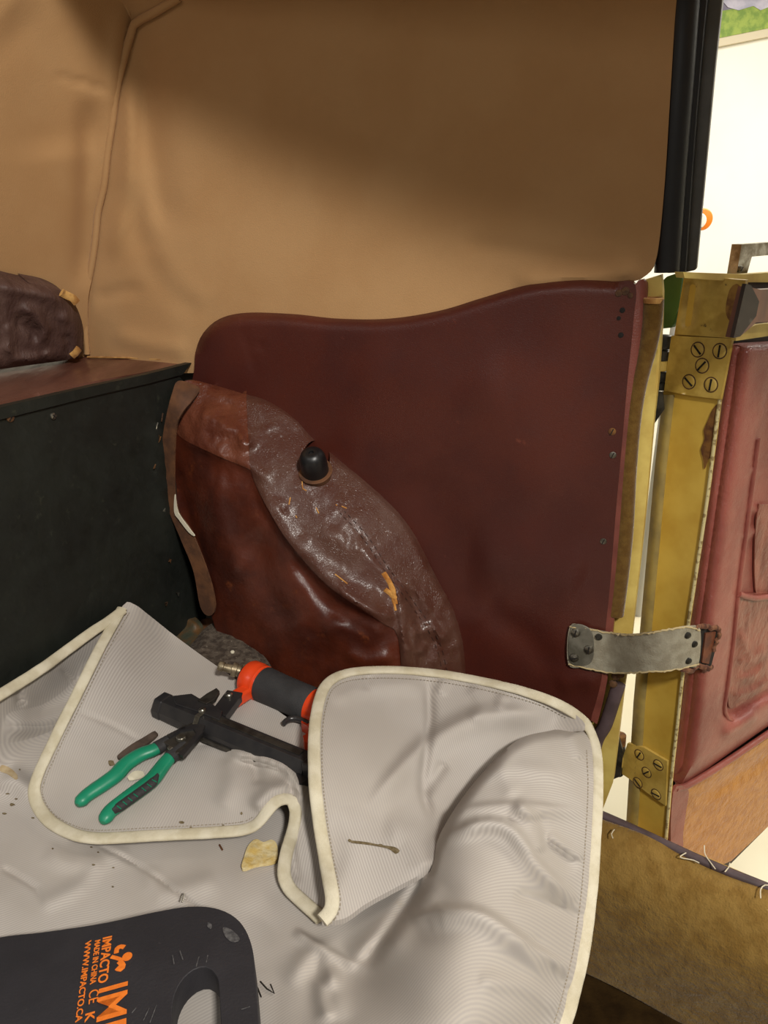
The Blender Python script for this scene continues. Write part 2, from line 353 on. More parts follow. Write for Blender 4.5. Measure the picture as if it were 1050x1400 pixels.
# roof cloth between the two seams
t0 = SIDE.p(183, 34); ta = SIDE.p(245, 0); tb = REAR.p(165, 0); rfn = np.cross(ta-t0, tb-t0); rfn = rfn if rfn@(EYE-t0) > 0 else -rfn
def cloth_seam(name, P, r, label):
    tag(tube(name, P, r, r*.9, tan, up=WN, seg=12), label, kind='structure')
path = spl(seam_path, step=8); P = SIDEC(path[:, 0], path[:, 1], .004); P2 = SIDEC(*(spl([(245, -4), (213, 16), (192, 27), (183, 34)], step=6).T), .004)
cloth_seam('trim_1', np.vstack([P2[:-1], P]), .0052, 'tan cloth-covered piping down the rear corner')
P3 = REAR(*(spl([(166, -6), (176, 16), (185, 32)], step=6).T), .001); cloth_seam('trim_2', P3, .0022, 'thin seam running up to the roof')
# unseen cabin roof, its edge shaped to cast the shadow on the side wall
RZ = 1.86; re_ = []
for x_, y_ in ((200, 150), (450, 262), (700, 370)):      # the roof edge crosses the lamp's light above these places of the side wall
    w_ = SIDE.p(x_, y_); k_ = w_+(np.array(KEY)-w_)*((RZ-w_[2])/(KEY[2]-w_[2])); v_ = k_-np.array([SP[0], SP[1], RZ]); re_.append((float(v_@WD), float(v_@WN)))
ea = (re_[2][1]-re_[0][1])/(re_[2][0]-re_[0][0])
roof = prism('shade_ceiling', [(-1.2, .02), (-1.0, .02)]+re_+[(re_[2][0]+.5, re_[2][1]+.5*ea), (re_[2][0]+.5, .02)], np.array([SP[0], SP[1], RZ]), WD, WN, np.array([0, 0, 1.]), .03, tan); tag(roof, 'unseen cabin roof with its edge shaped to shade the side wall', kind='structure')
# roof cloth corner piece
qa = spl([(183, 36), (213, 17), (245, 2), (330, -60), (420, -330)], step=None or 12); qb = spl([(183, 36), (176, 16), (165, 0), (120, -60), (-60, -330)], step=12)
nq = 24; ia = np.linspace(0, len(qa)-1, nq).astype(int); ib = np.linspace(0, len(qb)-1, nq).astype(int); A1 = SIDEC(qa[ia, 0], qa[ia, 1], .001); A2 = REAR(qb[ib, 0], qb[ib, 1], .001)
Vq = []; Fq = []
for i in range(nq):
    for j in range(9): Vq.append(A1[i]*(1-j/8)+A2[i]*(j/8)+np.array([0, 0, .02*math.sin(j/8*math.pi)*i/nq]))
for i in range(nq-1):
    for j in range(8): Fq.append((i*9+j, i*9+j+1, (i+1)*9+j+1, (i+1)*9+j))
tag(mesh_obj('wall_roof_corner', Vq, Fq, tan), 'tan roof lining meeting the corner seam', kind='structure')
tag(sheet('wall_side_filler', [(90, 488), (840, 488), (838, 900), (815, 1100), (500, 1300), (90, 1100)], SIDE.off(-.012), dark, step=40, thick=.004, smooth_outline=False), 'dark filler sheet added behind the leather trim to blacken the gaps', kind='structure')  # added dark sheet so that gaps behind the trim turn black
# ------------------------------------------------------------------ seat box, ledge, cushion
zb = BOX.p(200, 640)
def bxl(px, py, dh=0): return BOX.p(px, py, dh)
sb = thing('seat_box', 'dark green-black wooden seat back board below the leather ledge', 'seat box', bxl(200, 840))
bh = folds([([(212, 545), (218, 620), (226, 700), (240, 780)], .004, 5), ([(0, 596), (120, 566), (215, 540)], -.0015, 3)])
B1 = Surf(corner, WD, add(0.0, bh))
sheet('board', [(-420, 700), (0, 575), (243, 512), (252, 522), (248, 600), (262, 700), (276, 800), (290, 900), (330, 1010), (-420, 1400)], B1, boxm, sb, 12, .015, False)
B2 = Surf(corner, WD, .004)
sheet('top_rail', [(-420, 668), (0, 557), (130, 527), (200, 512), (262, 496), (262, 496), (250, 512), (205, 524), (130, 541), (0, 574), (-420, 690)], B2, boxm, sb, 14, .012, False, bevel=.002)
def screw(p, n, r, mat, parent, name='screw', ang=.8, head=.35, slot=True, cross=False, smat=None):
    n = unit(n); o = lathe(name, p, n, [(-.002, r*.9), (0, r), (r*head*.6, r*.92), (r*head, r*.6), (r*head*1.05, .00005)], mat, parent, 18)
    if slot:
        t = unit(np.cross(n, [0, 0, 1.])) if abs(n[2]) < .9 else np.array([1., 0, 0]); b = np.cross(n, t); ca, sa = math.cos(ang), math.sin(ang); a1 = t*ca+b*sa; a2 = np.cross(n, a1)
        pp = np.asarray(p)+n*r*head; box('slot', pp, a1, a2, n, (r*1.7, r*.26, r*.14), smat or dark, o)
        if cross: box('slot', pp, a2, a1, n, (r*1.3, r*.26, r*.14), smat or dark, o)
    return o
screw(BOX.p(73, 569, .001), WD, .0042, steel, sb, cross=True); screw(BOX.p(14, 571, .001), WD, .0052, tack, sb)
for i, (x, y) in enumerate([(222, 570), (215, 583), (219, 602), (212, 640), (225, 700), (233, 770), (228, 828), (244, 815)]):
    q = BOX.p(x, y, .0045); tube('torn_fibre', [q, q-WN*.002+np.array([0, 0, .005]), q+WN*.003+np.array([0, 0, -.006+.002*i]), q+WN*.001+np.array([0, 0, .004*(i % 3)])], [.0006, .0013, .0008, .0004], .0006, [tack, steel, rust][i % 3], sb, seg=6)
zl = corner[2]
LEDGE = Surf((0, 0, zl+.002), (0, 0, 1), folds([([(60, 520), (150, 500), (240, 492)], .0015, 4), ([(0, 515), (90, 500), (160, 497)], .001, 5)]))
lg = tag(sheet('ledge', [(-420, 655), (-420, 655), (0, 549), (60, 536), (130, 521), (200, 508), (250, 496), (262, 492), (240, 489), (170, 487), (118, 487), (70, 487), (0, 496), (-420, 560), (-420, 560)], LEDGE, ledge_l, None, 8, .008), 'glossy brown leather covered ledge on top of the dark seat board', 'ledge')
# tan selvage strip along the ledge's back
tube('selvage', LEDGE(*(spl([(120, 488), (170, 489), (215, 491), (255, 494), (266, 491)], step=8).T), .003), .003, .0015, tan_edge, lg, seg=8)
# cushion stands on the ledge
cb = LEDGE.p(60, 500)
CP0 = LEDGE.p(0, 508)
cn = unit(rn); CU = Surf(LEDGE.p(60, 500), cn, add(.022,
    folds([([(22, 425), (25, 445), (45, 455), (50, 470)], -.005, 5, 9), ([(25, 418), (50, 430), (62, 450), (55, 475)], .006, 7), ([(5, 470), (20, 490), (60, 490)], .005, 6), ([(88, 455), (95, 470), (92, 490)], -.005, 5), ([(10, 440), (14, 465), (8, 485)], .004, 6), ([(62, 480), (70, 495)], .004, 5), ([(95, 430), (80, 440)], .003, 7),
           ([(0, 392), (50, 400), (90, 412)], .003, 10)]), edge_roll([(-420, 300), (0, 379), (40, 386), (75, 394), (102, 416), (114, 450), (110, 486), (90, 496), (0, 508), (-420, 560)], .018, 16), lambda px, py: vnoise(px, py, 10, 3)*.0006))
cu = thing('back_cushion', 'crumpled brown leather padded roll standing on the ledge', 'cushion', cb)
sheet('cover', [(-420, 270), (-420, 270), (0, 379), (40, 386), (75, 394), (100, 412), (114, 450), (110, 484), (92, 492), (0, 505), (-420, 566), (-420, 566)], CU, cush, cu, 4, .03)
for a, b in (([(84, 400), (92, 404), (100, 408), (105, 414)], 4), ([(98, 487), (103, 483), (108, 476)], 4)):
    p_ = CU(*(spl(a, step=4).T), .012); tag(tube('torn_corner', p_, .006, .002, tan_edge, cu, up=cn, seg=8), 'yellowish torn corner padding')
# ------------------------------------------------------------------ leather side panel
top_edge = [(266, 500), (268, 478), (278, 455), (300, 436), (335, 428), (400, 430), (460, 436), (530, 436), (600, 425), (660, 407), (720, 390), (780, 383), (840, 385), (868, 389)]
ph = add(.014, edge_roll(top_edge[1:-1], .011, 15), folds([([(330, 445), (345, 490), (350, 520)], -.001, 4), ([(352, 470), (360, 476)], -.002, 4), ([(640, 500), (700, 560), (760, 700)], .003, 60), ([(640, 760), (720, 770), (800, 800)], .004, 40), ([(660, 830), (720, 870), (760, 920)], -.003, 20),
    ([(560, 640), (620, 740), (650, 850)], -.004, 40), ([(760, 940), (790, 930), (820, 935)], .003, 12), ([(480, 500), (600, 540), (700, 530)], .002, 50)]))
PAN = Surf(SP, WN, ph)
sp = thing('side_panel', 'large maroon leather side panel with a curved top edge beneath the tan cloth', 'panel', SIDE.p(560, 760))
right_edge = [(868, 389), (866, 440), (858, 520), (851, 600), (842, 700), (834, 800), (828, 860), (822, 930), (808, 985)]
sheet('leather_face', top_edge+right_edge[1:]+[(800, 1060), (800, 1060), (420, 1000), (420, 1000), (330, 800), (262, 600)], PAN, maroon, sp, 7, .013)
RE = np.array(right_edge, float)
def bandh(px, py):
    x = np.interp(py, RE[:, 1], RE[:, 0]); return .0138-.010*np.clip((px-x)/18, 0, 1.2)**2
bandm = M('lit_band_leather', (116, 62, 52), .38, (98, 50, 42), 20, bump=.2, bs=200, leather=.3)  # panel leather with the lit tone of its edge put into the colour
tag(sheet('edge_band', [(867, 391), (884, 387), (880, 450), (872, 530), (865, 610), (856, 700), (846, 800), (838, 860), (830, 930), (816, 990)]+right_edge[::-1][:-1], Surf(SP, WN, bandh), bandm, sp, 5, .012, True), 'leather covered right edge, painted lighter as if lit')
for x, y, m, r in ((838, 622, steel, .0042), (825, 740, steel, .0042), (837, 590, rust, .0045)):
    screw(PAN.p(x, y, -.0002), WN, r, m, sp, ang=1.2)
screw(PAN.p(357, 472, -.0005), WN, .003, maroon, sp, 'tack', slot=False)
for x, y, r in ((855, 398, .006), (846, 401, .005), (862, 404, .004), (851, 424, .004), (846, 435, .003), (849, 458, .004)):
    lathe('nail_hole' if y > 410 else 'torn_tuft', PAN.p(x, y, -.0004), WN, [(0, r*.8), (.0012, r*.7), (.0015, r*.3)], dark if y > 410 else tack, sp, 10)
# ------------------------------------------------------------------ wheel arch cover
arc = [(250, 522), (290, 527), (330, 537), (372, 548), (408, 571), (430, 597), (480, 638), (530, 682), (565, 725), (598, 790), (620, 830), (634, 870), (639, 925)]
arch_h = tps([(250, 525, .045), (290, 529, .030), (372, 550, .018), (430, 600, .017), (480, 640, .017), (530, 684, .017), (566, 728, .017), (600, 792, .017), (634, 872, .017), (640, 930, .018),
    (330, 580, .055), (385, 620, .060), (430, 660, .064), (480, 710, .068), (530, 770, .066), (580, 850, .058), (600, 920, .052), (345, 640, .084), (400, 720, .098), (450, 790, .106), (520, 860, .104), (552, 930, .096),
    (240, 560, .062), (280, 600, .078), (225, 600, .060), (250, 660, .074), (236, 700, .072), (300, 700, .095), (262, 790, .085), (330, 800, .104), (290, 850, .092), (340, 860, .105), (400, 850, .116), (380, 920, .118), (450, 900, .118), (500, 960, .11), (640, 1000, .02), (400, 1000, .12)])
arch_f = folds([([(245, 600), (290, 618), (345, 640), (370, 665)], .005, 6, 14), ([(345, 640), (370, 700), (400, 745), (450, 800), (520, 845), (545, 865)], .009, 6, 22), ([(270, 560), (320, 590), (345, 620)], .006, 14),
    ([(325, 590), (335, 610), (345, 600)], .003, 5), ([(300, 570), (308, 585)], .002, 5), ([(400, 760), (440, 820), (470, 845), (520, 870)], -.005, 8, 16), ([(540, 790), (548, 840), (556, 920)], .006, 5, 12), ([(470, 700), (520, 770), (580, 830), (605, 915)], -.0018, 2.5),
    ([(455, 800), (500, 830), (545, 845)], .004, 8), ([(556, 800), (575, 850), (590, 905)], -.004, 8), ([(290, 640), (300, 720), (330, 800)], .006, 18), ([(350, 720), (365, 800), (400, 860)], -.005, 16), ([(440, 870), (480, 850), (530, 870)], .005, 14),
    ([(560, 870), (590, 860), (615, 880)], .004, 7), ([(470, 890), (500, 905), (540, 895)], .004, 9), ([(245, 640), (262, 720), (290, 790)], -.006, 10), ([(420, 720), (500, 760), (560, 820)], .003, 18), ([(300, 545), (320, 560)], -.002, 5), ([(385, 690), (392, 705)], -.002, 3), ([(572, 895), (582, 880)], .002, 4), ([(560, 800), (590, 840)], .003, 6)])
def arch_n(px, py):
    w = np.exp(-(((px-310)/55)**2+((py-600)/45)**2))*1.3+np.exp(-(((px-585)/45)**2+((py-870)/60)**2))*1.4+np.exp(-(((px-470)/110)**2+((py-750)/90)**2))*.3+.10
    x = px+vnoise(px, py, 30, 41)*10; y = py+vnoise(px, py, 30, 42)*10
    return vnoise(px, py, 17, 5)*.0010+w*(.0022*(1-np.abs(vnoise(x, y*.6, 15, 9))*2)+.0009*(1-np.abs(vnoise(x, y, 7, 10))*2))*.8
AR = Surf(SP, WN, add(arch_h, arch_f, arch_n, edge_roll(arc[1:], .010, 10)))
AR0 = Surf(SP, WN, add(arch_h, arch_f, arch_n))
ac = thing('wheel_arch_cover', 'bulging wrinkled brown leather wheel arch cover in the corner of the seat', 'cover', SIDE.p(430, 900))
left_b = [(640, 1000), (640, 1000), (400, 1000), (400, 1000), (350, 930), (300, 868), (290, 845), (272, 800), (252, 720), (236, 660), (232, 610), (240, 570)]
ridge = [(244, 590), (290, 616), (345, 640), (372, 700), (402, 745), (450, 800), (520, 848), (545, 866), (552, 930)]
sheet('inner_leather', [(244, 590), (290, 612), (352, 634), (384, 700), (412, 740), (460, 792), (525, 840), (552, 860), (560, 930), (570, 1000), (570, 1000), (400, 1000), (400, 1000), (350, 930), (300, 868), (290, 845), (272, 800), (252, 720), (236, 660), (232, 610)], AR.off(add(AR.h, -.002)), arch_l, ac, 5, .004)
hole = [(413+10*math.cos(a)*1.9+19, 626+math.sin(a)*24) for a in np.linspace(0, 2*math.pi, 12, endpoint=False)]
sheet('strip_leather', [(337, 539), (337, 539), (354, 543)]+arc[3:]+[(638, 1000), (638, 1000), (556, 1000), (556, 1000), (550, 930), (543, 868), (520, 850), (450, 802), (400, 748), (370, 702), (345, 650), (340, 600), (337, 545)], AR, arch_s, ac, 4, .004, holes=[hole])
sheet('upper_leather', arc[:3]+[(338, 538), (342, 600), (347, 652), (343, 643), (290, 620), (243, 594), (236, 560)], AR.off(add(AR.h, -.001)), arch_u, ac, 4, .004)
# flap of raw leather hanging beside the board
FL = Surf(SP, WN, tps([(245, 520, .075), (270, 528, .05), (222, 570, .082), (250, 570, .083), (222, 640, .084), (240, 640, .09), (236, 700, .09), (275, 800, .10), (300, 860, .105), (290, 780, .10)]))
tag(sheet('loose_flap', [(243, 521), (262, 526), (272, 532), (262, 548), (248, 566), (240, 590), (238, 660), (244, 700), (262, 728), (286, 790), (294, 830), (286, 842), (274, 830), (264, 780), (246, 735), (228, 690), (219, 640), (222, 600), (228, 565), (236, 535)], FL, under_l, ac, 4, .003), 'raw brown leather edge hanging loose beside the board')
tag(sheet('torn_backing', [(239, 676), (243, 700), (258, 722), (266, 733), (258, 728), (244, 710), (238, 700)], FL.off(add(FL.h, .004)), papr, ac, 3, .002), 'pale torn backing cloth')
# seam stitching, tear and scuffs
def along(surf, path, dh, step=4): q = spl(path, step=step); return surf(q[:, 0], q[:, 1], dh)
for k, s in enumerate((-3, 3)):
    q = spl([(468, 700), (500, 735), (530, 780), (560, 820), (585, 855), (600, 885), (608, 918)], step=5)
    for i in range(0, len(q)-1, 2): 
        a = AR0(q[i:i+2, 0]+s, q[i:i+2, 1]-s*.4, .0006); tube('stitch', a, .0008, .0006, brownst, ac, up=WN, seg=5)
for pth, w in (([(524, 783), (532, 796), (538, 810), (540, 825)], .0045), ([(526, 806), (534, 812), (541, 820)], .004), ([(538, 820), (541, 835)], .002)):
    tag(tube('tear', along(AR0, pth, .001), w, .0015, tear, ac, up=WN, seg=8), 'ochre torn crack in the leather')
for pth in ([(413, 658), (414, 668), (419, 671)], [(397, 680), (395, 690)], [(432, 694), (436, 702)], [(467, 692), (474, 695)], [(404, 705), (406, 708)], [(459, 690), (461, 691)], [(458, 785), (475, 798)]):
    tube('scuff', along(AR0, pth, .0006), .0009, .0005, tear, ac, up=WN, seg=5)
# black bumper knob pushed through the leather
kp = SIDE.p(431, 643, .055); kax = unit(WN*.50+np.array([0, 0, 1.])*.85+WD*.16)
kb = lathe('rubber_knob', kp, kax, [(-.03, .0185), (0, .0185), (.012, .0185), (.026, .0175), (.032, .015), (.036, .010), (.037, .006), (.0365, .0035), (.034, .0025), (.034, .0004)], blackr, ac, 32)
tag(kb, 'black rubber bumper knob poking through the leather')
hq = np.array(hole+hole[:1]); lathe('collar', kp-kax*.004, kax, [(-.012, .0195), (0, .0225), (.003, .0235), (.004, .0225), (.004, .019)], under_l, ac, 32)
# ------------------------------------------------------------------ debris in the seat corner
ft = thing('felt_block', 'rough grey-brown felt block in the corner under the wheel arch', 'padding', SEAT.p(318, 905))
FS = Surf((0, 0, ZSEAT), (0, 0, 1), add(.035, lambda px, py: vnoise(px, py, 9, 2)*.002, edge_roll([(262, 880), (275, 852), (300, 846), (330, 858), (365, 905)], .012, 14)))
sheet('felt', [(256, 904), (272, 868), (290, 852), (306, 848), (326, 860), (350, 885), (372, 915), (372, 960), (310, 960)], FS, felt, ft, 4, .03)
lathe('button', FS.p(318, 892, .0), (0, -.3, 1), [(0, .003), (.002, .0028), (.003, .001)], papr, ft, 12)
rg = SEAT.p(240, 870)
tag(sheet('metal_bracket', [(225, 838), (238, 832), (262, 840), (278, 858), (268, 880), (240, 880), (222, 862)], Surf((-.33, 1.0, ZSEAT+.015), (-.1, -.15, 1), folds([([(225, 850), (250, 842), (272, 860)], .006, 6)])), M('greenish_scrap', (64, 66, 52), .6, (96, 66, 34), 50, bump=.8, bs=120), None, 4, .012), 'dirty green-grey bracket in the dark corner beside the felt block', 'bracket')
tag(sheet('leather_scrap', [(270, 850), (286, 845), (296, 852), (290, 862), (276, 862)], Surf((-.30, 1.05, ZSEAT+.012), (-.1, -.15, 1)), under_l, None, 4, .008), 'small brown leather scrap behind the felt block', 'scrap')
# ------------------------------------------------------------------ seat cushion beneath the blanket
so = corner-WN*0
def carp(a, b, z): return np.array([corner[0], corner[1], 0])+WD*a+WN*b+np.array([0, 0, z])
sc = thing('seat_cushion', 'brown seat cushion hidden under the grey blanket', 'seat', carp(.3, .45, .5))
prism('cushion_block', [(.012, .14), (.52, .14), (.50, 1.1), (.012, 1.1)], np.array([corner[0], corner[1], .62]), WD, WN, np.array([0, 0, 1.]), ZSEAT-.045-.62, under_l, sc, .02)
prism('seat_base', [(.0, .02), (.46, .02), (.46, 1.1), (.0, 1.1)], np.array([corner[0], corner[1], .30]), WD, WN, np.array([0, 0, 1.]), .32, boxm, sc)
# ------------------------------------------------------------------ blanket
base_h = tps([(-420, 1210, .11), (-140, 1035, .11), (-420, 1800, 0), (-100, 1800, 0), (600, 1800, .03), (0, 952, .122), (60, 912, .122), (120, 868, .127), (168, 836, .130), (0, 1010, .064), (60, 970, .056), (112, 925, .062), (90, 980, .034), (0, 1080, .015), (60, 1120, .012), (120, 1200, .004), (0, 1250, .012), (-100, 1400, .01), (100, 1400, .0), (300, 1200, .002), (250, 1000, .010), (350, 1300, .0), (420, 1290, .004), (450, 1400, .03), (470, 1280, .004), (420, 1200, .0),
    (500, 1330, .02), (540, 1290, .045), (560, 1240, .03), (590, 1190, .046), (560, 1190, .014), (535, 1190, .002), (620, 1140, .062), (660, 1080, .068), (720, 1020, .062), (790, 990, .028), (812, 1040, .006), (700, 1100, .070), (640, 1200, .075), (720, 1160, .060), (780, 1100, .030), (815, 1120, -.006), (620, 1290, .082), (600, 1380, .078), (700, 1260, .060),
    (700, 1380, .048), (770, 1220, .012), (805, 1250, -.03), (770, 1380, -.035), (755, 1480, -.05), (600, 1500, .06), (300, 1500, 0), (-100, 1500, 0), (480, 1100, .0), (380, 1060, .0)])
base_f = folds([([(560, 1130), (630, 1108), (700, 1100), (760, 1105), (806, 1110)], .006, 14, 5), ([(600, 1150), (655, 1125), (700, 1133), (735, 1180), (790, 1235)], .012, 16, 7), ([(730, 1110), (745, 1150), (790, 1190)], -.006, 10), ([(700, 1095), (730, 1120), (740, 1170)], .008, 14, 8),
    ([(560, 1260), (600, 1245), (660, 1250), (720, 1290), (780, 1330)], .013, 22, 7), ([(470, 1310), (520, 1290), (560, 1255), (600, 1200)], .006, 18), ([(400, 1270), (450, 1300), (492, 1322)], .005, 10, 4), ([(585, 1190), (540, 1260), (492, 1322)], -.010, 9, 14),
    ([(390, 1350), (440, 1300), (470, 1400)], .005, 14), ([(720, 1280), (770, 1350), (775, 1390)], -.005, 10), ([(650, 1340), (720, 1350), (770, 1390)], .004, 14), ([(690, 1010), (690, 1060), (710, 1090)], .003, 14), ([(640, 1060), (700, 1050), (800, 1062)], .003, 12), ([(780, 1000), (795, 1040)], .004, 10),
    ([(745, 1140), (800, 1175)], .004, 8), ([(700, 1220), (760, 1240), (800, 1260)], -.004, 9), ([(450, 1400), (440, 1350), (470, 1330)], .006, 12), ([(-10, 1075), (20, 1062), (50, 1085)], .004, 12), ([(0, 1060), (60, 1100), (110, 1140)], .006, 18), ([(0, 1185), (50, 1215), (60, 1240)], -.002, 4), ([(120, 1148), (200, 1190), (270, 1240), (300, 1250)], -.0022, 3),
    ([(0, 990), (60, 985), (110, 960), (130, 900)], .006, 14), ([(80, 905), (105, 935), (115, 945)], -.002, 3), ([(30, 960), (20, 935)], -.003, 6), ([(200, 1180), (220, 1220), (300, 1200)], .003, 14), ([(60, 1160), (100, 1180), (180, 1160)], .003, 14), ([(50, 1240), (110, 1210), (140, 1170)], .003, 12)])
big = lambda px, py: vnoise(px, py, 70, 21)*.0022+vnoise(px, py, 34, 22)*.0010
roll = [(585, 1190), (592, 1165), (608, 1128), (640, 1080), (680, 1035), (715, 1008), (760, 997), (795, 990)]
BASE = Surf((0, 0, ZSEAT), (0, 0, 1), add(base_h, base_f, big, edge_roll(roll, .020, 15)))
bl = thing('blanket', 'grey quilted moving blanket with cream bound edge bunched over the seat', 'blanket', SEAT.p(420, 1250))
base_out = [(-420, 1200), (-140, 1035), (0, 950), (60, 912), (120, 868), (163, 838), (166, 846), (150, 900), (150, 960), (220, 1040), (330, 1080), (430, 1100), (510, 1130), (552, 1178)]+roll[:-1]+[(792, 984), (812, 1015), (818, 1060), (818, 1110), (811, 1180), (803, 1260), (790, 1330), (772, 1400), (750, 1490), (735, 1600), (720, 1720), (720, 1720), (400, 1760), (-420, 1760), (-420, 1760)]
warp1 = lambda px, py: (vnoise(px, py, 110, 32)*.008, vnoise(px, py, 90, 31)*.006)
sheet('quilted_cloth', base_out, BASE, twill, bl, 3.4, .006, uvrot=math.radians(62), warp=warp1)
# left flap turned over onto the seat
B_h = tps([(165, 830, .134), (184, 826, .130), (140, 878, .118), (120, 920, .104), (100, 960, .086), (75, 1010, .064), (58, 1050, .044), (45, 1090, .024), (90, 1135, .020), (200, 1146, .020), (330, 1135, .022), (232, 868, .066), (180, 900, .085), (262, 888, .055), (300, 915, .05), (350, 950, .045), (220, 960, .044), (200, 1050, .034), (300, 1040, .034), (330, 1080, .040),
    (380, 1090, .045), (400, 1094, .040), (410, 1050, .040), (420, 1120, .025), (392, 1180, .018), (400, 1218, .012), (440, 1255, .010), (450, 1150, .015), (460, 1040, .03), (430, 1000, .04), (480, 1200, .01)])
B_f = folds([([(340, 1030), (350, 1052), (352, 1075)], -.004, 7, 10), ([(300, 1020), (345, 1035), (385, 1045), (410, 1080), (418, 1120)], .010, 8, 16), ([(100, 970), (150, 990), (195, 1015)], -.0012, 3), ([(345, 1110), (370, 1080), (400, 1075)], .006, 10), ([(300, 1110), (320, 1060), (310, 1030)], .003, 14), ([(210, 1030), (260, 1020), (340, 1010)], -.0015, 3),
    ([(405, 1100), (400, 1160), (408, 1210)], -.004, 6)])
BF = Surf((0, 0, ZSEAT), (0, 0, 1), add(B_h, B_f, big))
bind_l = [(167, 832), (140, 880), (105, 950), (75, 1010), (50, 1065), (48, 1092), (65, 1120), (95, 1138), (130, 1146), (200, 1143), (260, 1140), (330, 1135), (352, 1126), (366, 1108), (380, 1094), (396, 1092), (404, 1104), (402, 1130), (392, 1165), (388, 1195), (396, 1215), (420, 1238), (440, 1256)]
sheet('turned_flap', [(168, 828), (183, 826), (205, 842), (235, 866), (270, 892), (310, 920), (350, 948), (400, 985), (450, 1000), (480, 1040), (480, 1120), (478, 1200), (455, 1250)]+bind_l[::-1][:-1], BF, twill, bl, 4, .006, uvrot=math.radians(8), warp=lambda px, py: (vnoise(px, py, 90, 34)*.004, vnoise(px, py, 80, 33)*.004))
# right flap standing up in folds
C_h = tps([(440, 1256, .034), (458, 1230, .040), (445, 1150, .046), (431, 1080, .082), (432, 1000, .092), (442, 945, .096), (472, 922, .090), (560, 918, .066), (640, 930, .060), (740, 953, .060), (790, 975, .050), (480, 1000, .080), (530, 1000, .055), (520, 1100, .045), (520, 1200, .034), (480, 1240, .034), (585, 1000, .038), (585, 1100, .024), (590, 1180, .034), (560, 1160, .036), (600, 1140, .022), (650, 1000, .040), (700, 985, .036), (640, 1060, .024), (760, 980, .036), (700, 1020, .02), (620, 1220, .01)])
C_f = folds([([(584, 922), (587, 980), (582, 1030), (578, 1078), (590, 1120), (598, 1146)], -.006, 6, 8), ([(500, 1110), (540, 1060), (580, 1020), (640, 985), (700, 975), (760, 985)], .010, 22, 12), ([(640, 935), (660, 965), (640, 985)], .003, 10), ([(690, 948), (680, 970)], .003, 8), ([(610, 1040), (590, 1070), (580, 1090)], -.004, 8),
    ([(450, 960), (500, 940), (580, 935)], .003, 12), ([(520, 1130), (560, 1140), (590, 1190)], .004, 20), ([(450, 1230), (480, 1170), (470, 1100)], .002, 16), ([(505, 920), (500, 945)], -.002, 6), ([(610, 925), (600, 950)], .003, 7)])
CF = Surf((0, 0, ZSEAT), (0, 0, 1), add(C_h, C_f, big))
bind_r = [(440, 1258), (452, 1246), (454, 1225), (446, 1180), (436, 1120), (430, 1060), (430, 1000), (436, 960), (448, 934), (475, 920), (520, 916), (570, 918), (620, 924), (680, 936), (740, 953), (780, 972), (803, 992), (815, 1025), (817, 1075), (814, 1140), (808, 1220), (797, 1300), (780, 1370), (765, 1420), (750, 1490), (735, 1600), (720, 1720)]
sheet('raised_flap', bind_r[:16]+[(800, 992), (775, 998), (730, 1030), (690, 1060), (650, 1110), (622, 1160), (600, 1178), (572, 1197), (540, 1214), (500, 1236), (470, 1256)], CF, twill, bl, 3.4, .006, uvrot=math.radians(-20), warp=lambda px, py: (vnoise(px, py, 110, 36)*.008, vnoise(px, py, 80, 35)*.006))
def binding(path, surf, dh=.0015, w=.0068, t=.0032, name='binding', wob=1):
    q = spl(path, step=6); P = surf(q[:, 0], q[:, 1], dh); P = P+np.random.randn(*P.shape)*.00015*wob
    P[1:-1] = (P[:-2]+P[1:-1]*2+P[2:])/4
    n = surf.normal(q[:, 0], q[:, 1]); n = n*.5+np.array([0, 0, .7]); o = tube(name, P, w, t, bind, bl, up=n, seg=14, power=2.6); return q, P, n
ALLH = Surf((0, 0, ZSEAT), (0, 0, 1), None)
binding([(-420, 1200), (-140, 1035), (0, 950), (60, 912), (120, 868), (150, 848), (168, 834)], BASE)
binding(bind_l, BF)
qi = 17
cj = lambda px, py: np.where(py < 985, 0, np.clip((py-985)/30, 0, 1))
right = (np.array([p[0] for p in bind_r]), np.array([p[1] for p in bind_r]))
def rh(px, py):
    w = np.clip((px-770)/30, 0, 1)*np.clip((py-960)/50, 0, 1); w = np.where((px > 700) & (py > 1010), 1, w); return CF.h(px, py)*(1-w)+BASE.h(px, py)*w
RB = Surf((0, 0, ZSEAT), (0, 0, 1), rh); binding(bind_r, RB)
# stitch rows just inside the binding
def stitch_row(path, surf, shift, dh=.0012):
    q = spl(path, step=5); t = np.gradient(q, axis=0); t /= np.linalg.norm(t, axis=1)[:, None]; q = q+np.stack([-t[:, 1], t[:, 0]], -1)*shift
    P = surf(q[:, 0], q[:, 1], dh); Vs = []; Fs = []
    for i in range(0, len(P)-1):
        a, b = P[i], P[i]+(P[i+1]-P[i])*.6; s = unit(np.cross(b-a, [0, 0, 1]))*.0006; u = np.array([0, 0, .0005]); k = len(Vs)
        Vs += [a-s, a+s, b+s, b-s, (a+b)/2+u*1.4]; Fs += [(k, k+1, k+4), (k+1, k+2, k+4), (k+2, k+3, k+4), (k+3, k, k+4)]
    o = mesh_obj('stitching', Vs, Fs, stitch, bl); o['kind'] = 'stuff'
stitch_row(bind_l[:13], BF, -11); stitch_row(bind_r[:16], CF, 11); stitch_row(bind_r[17:], BASE, 13)
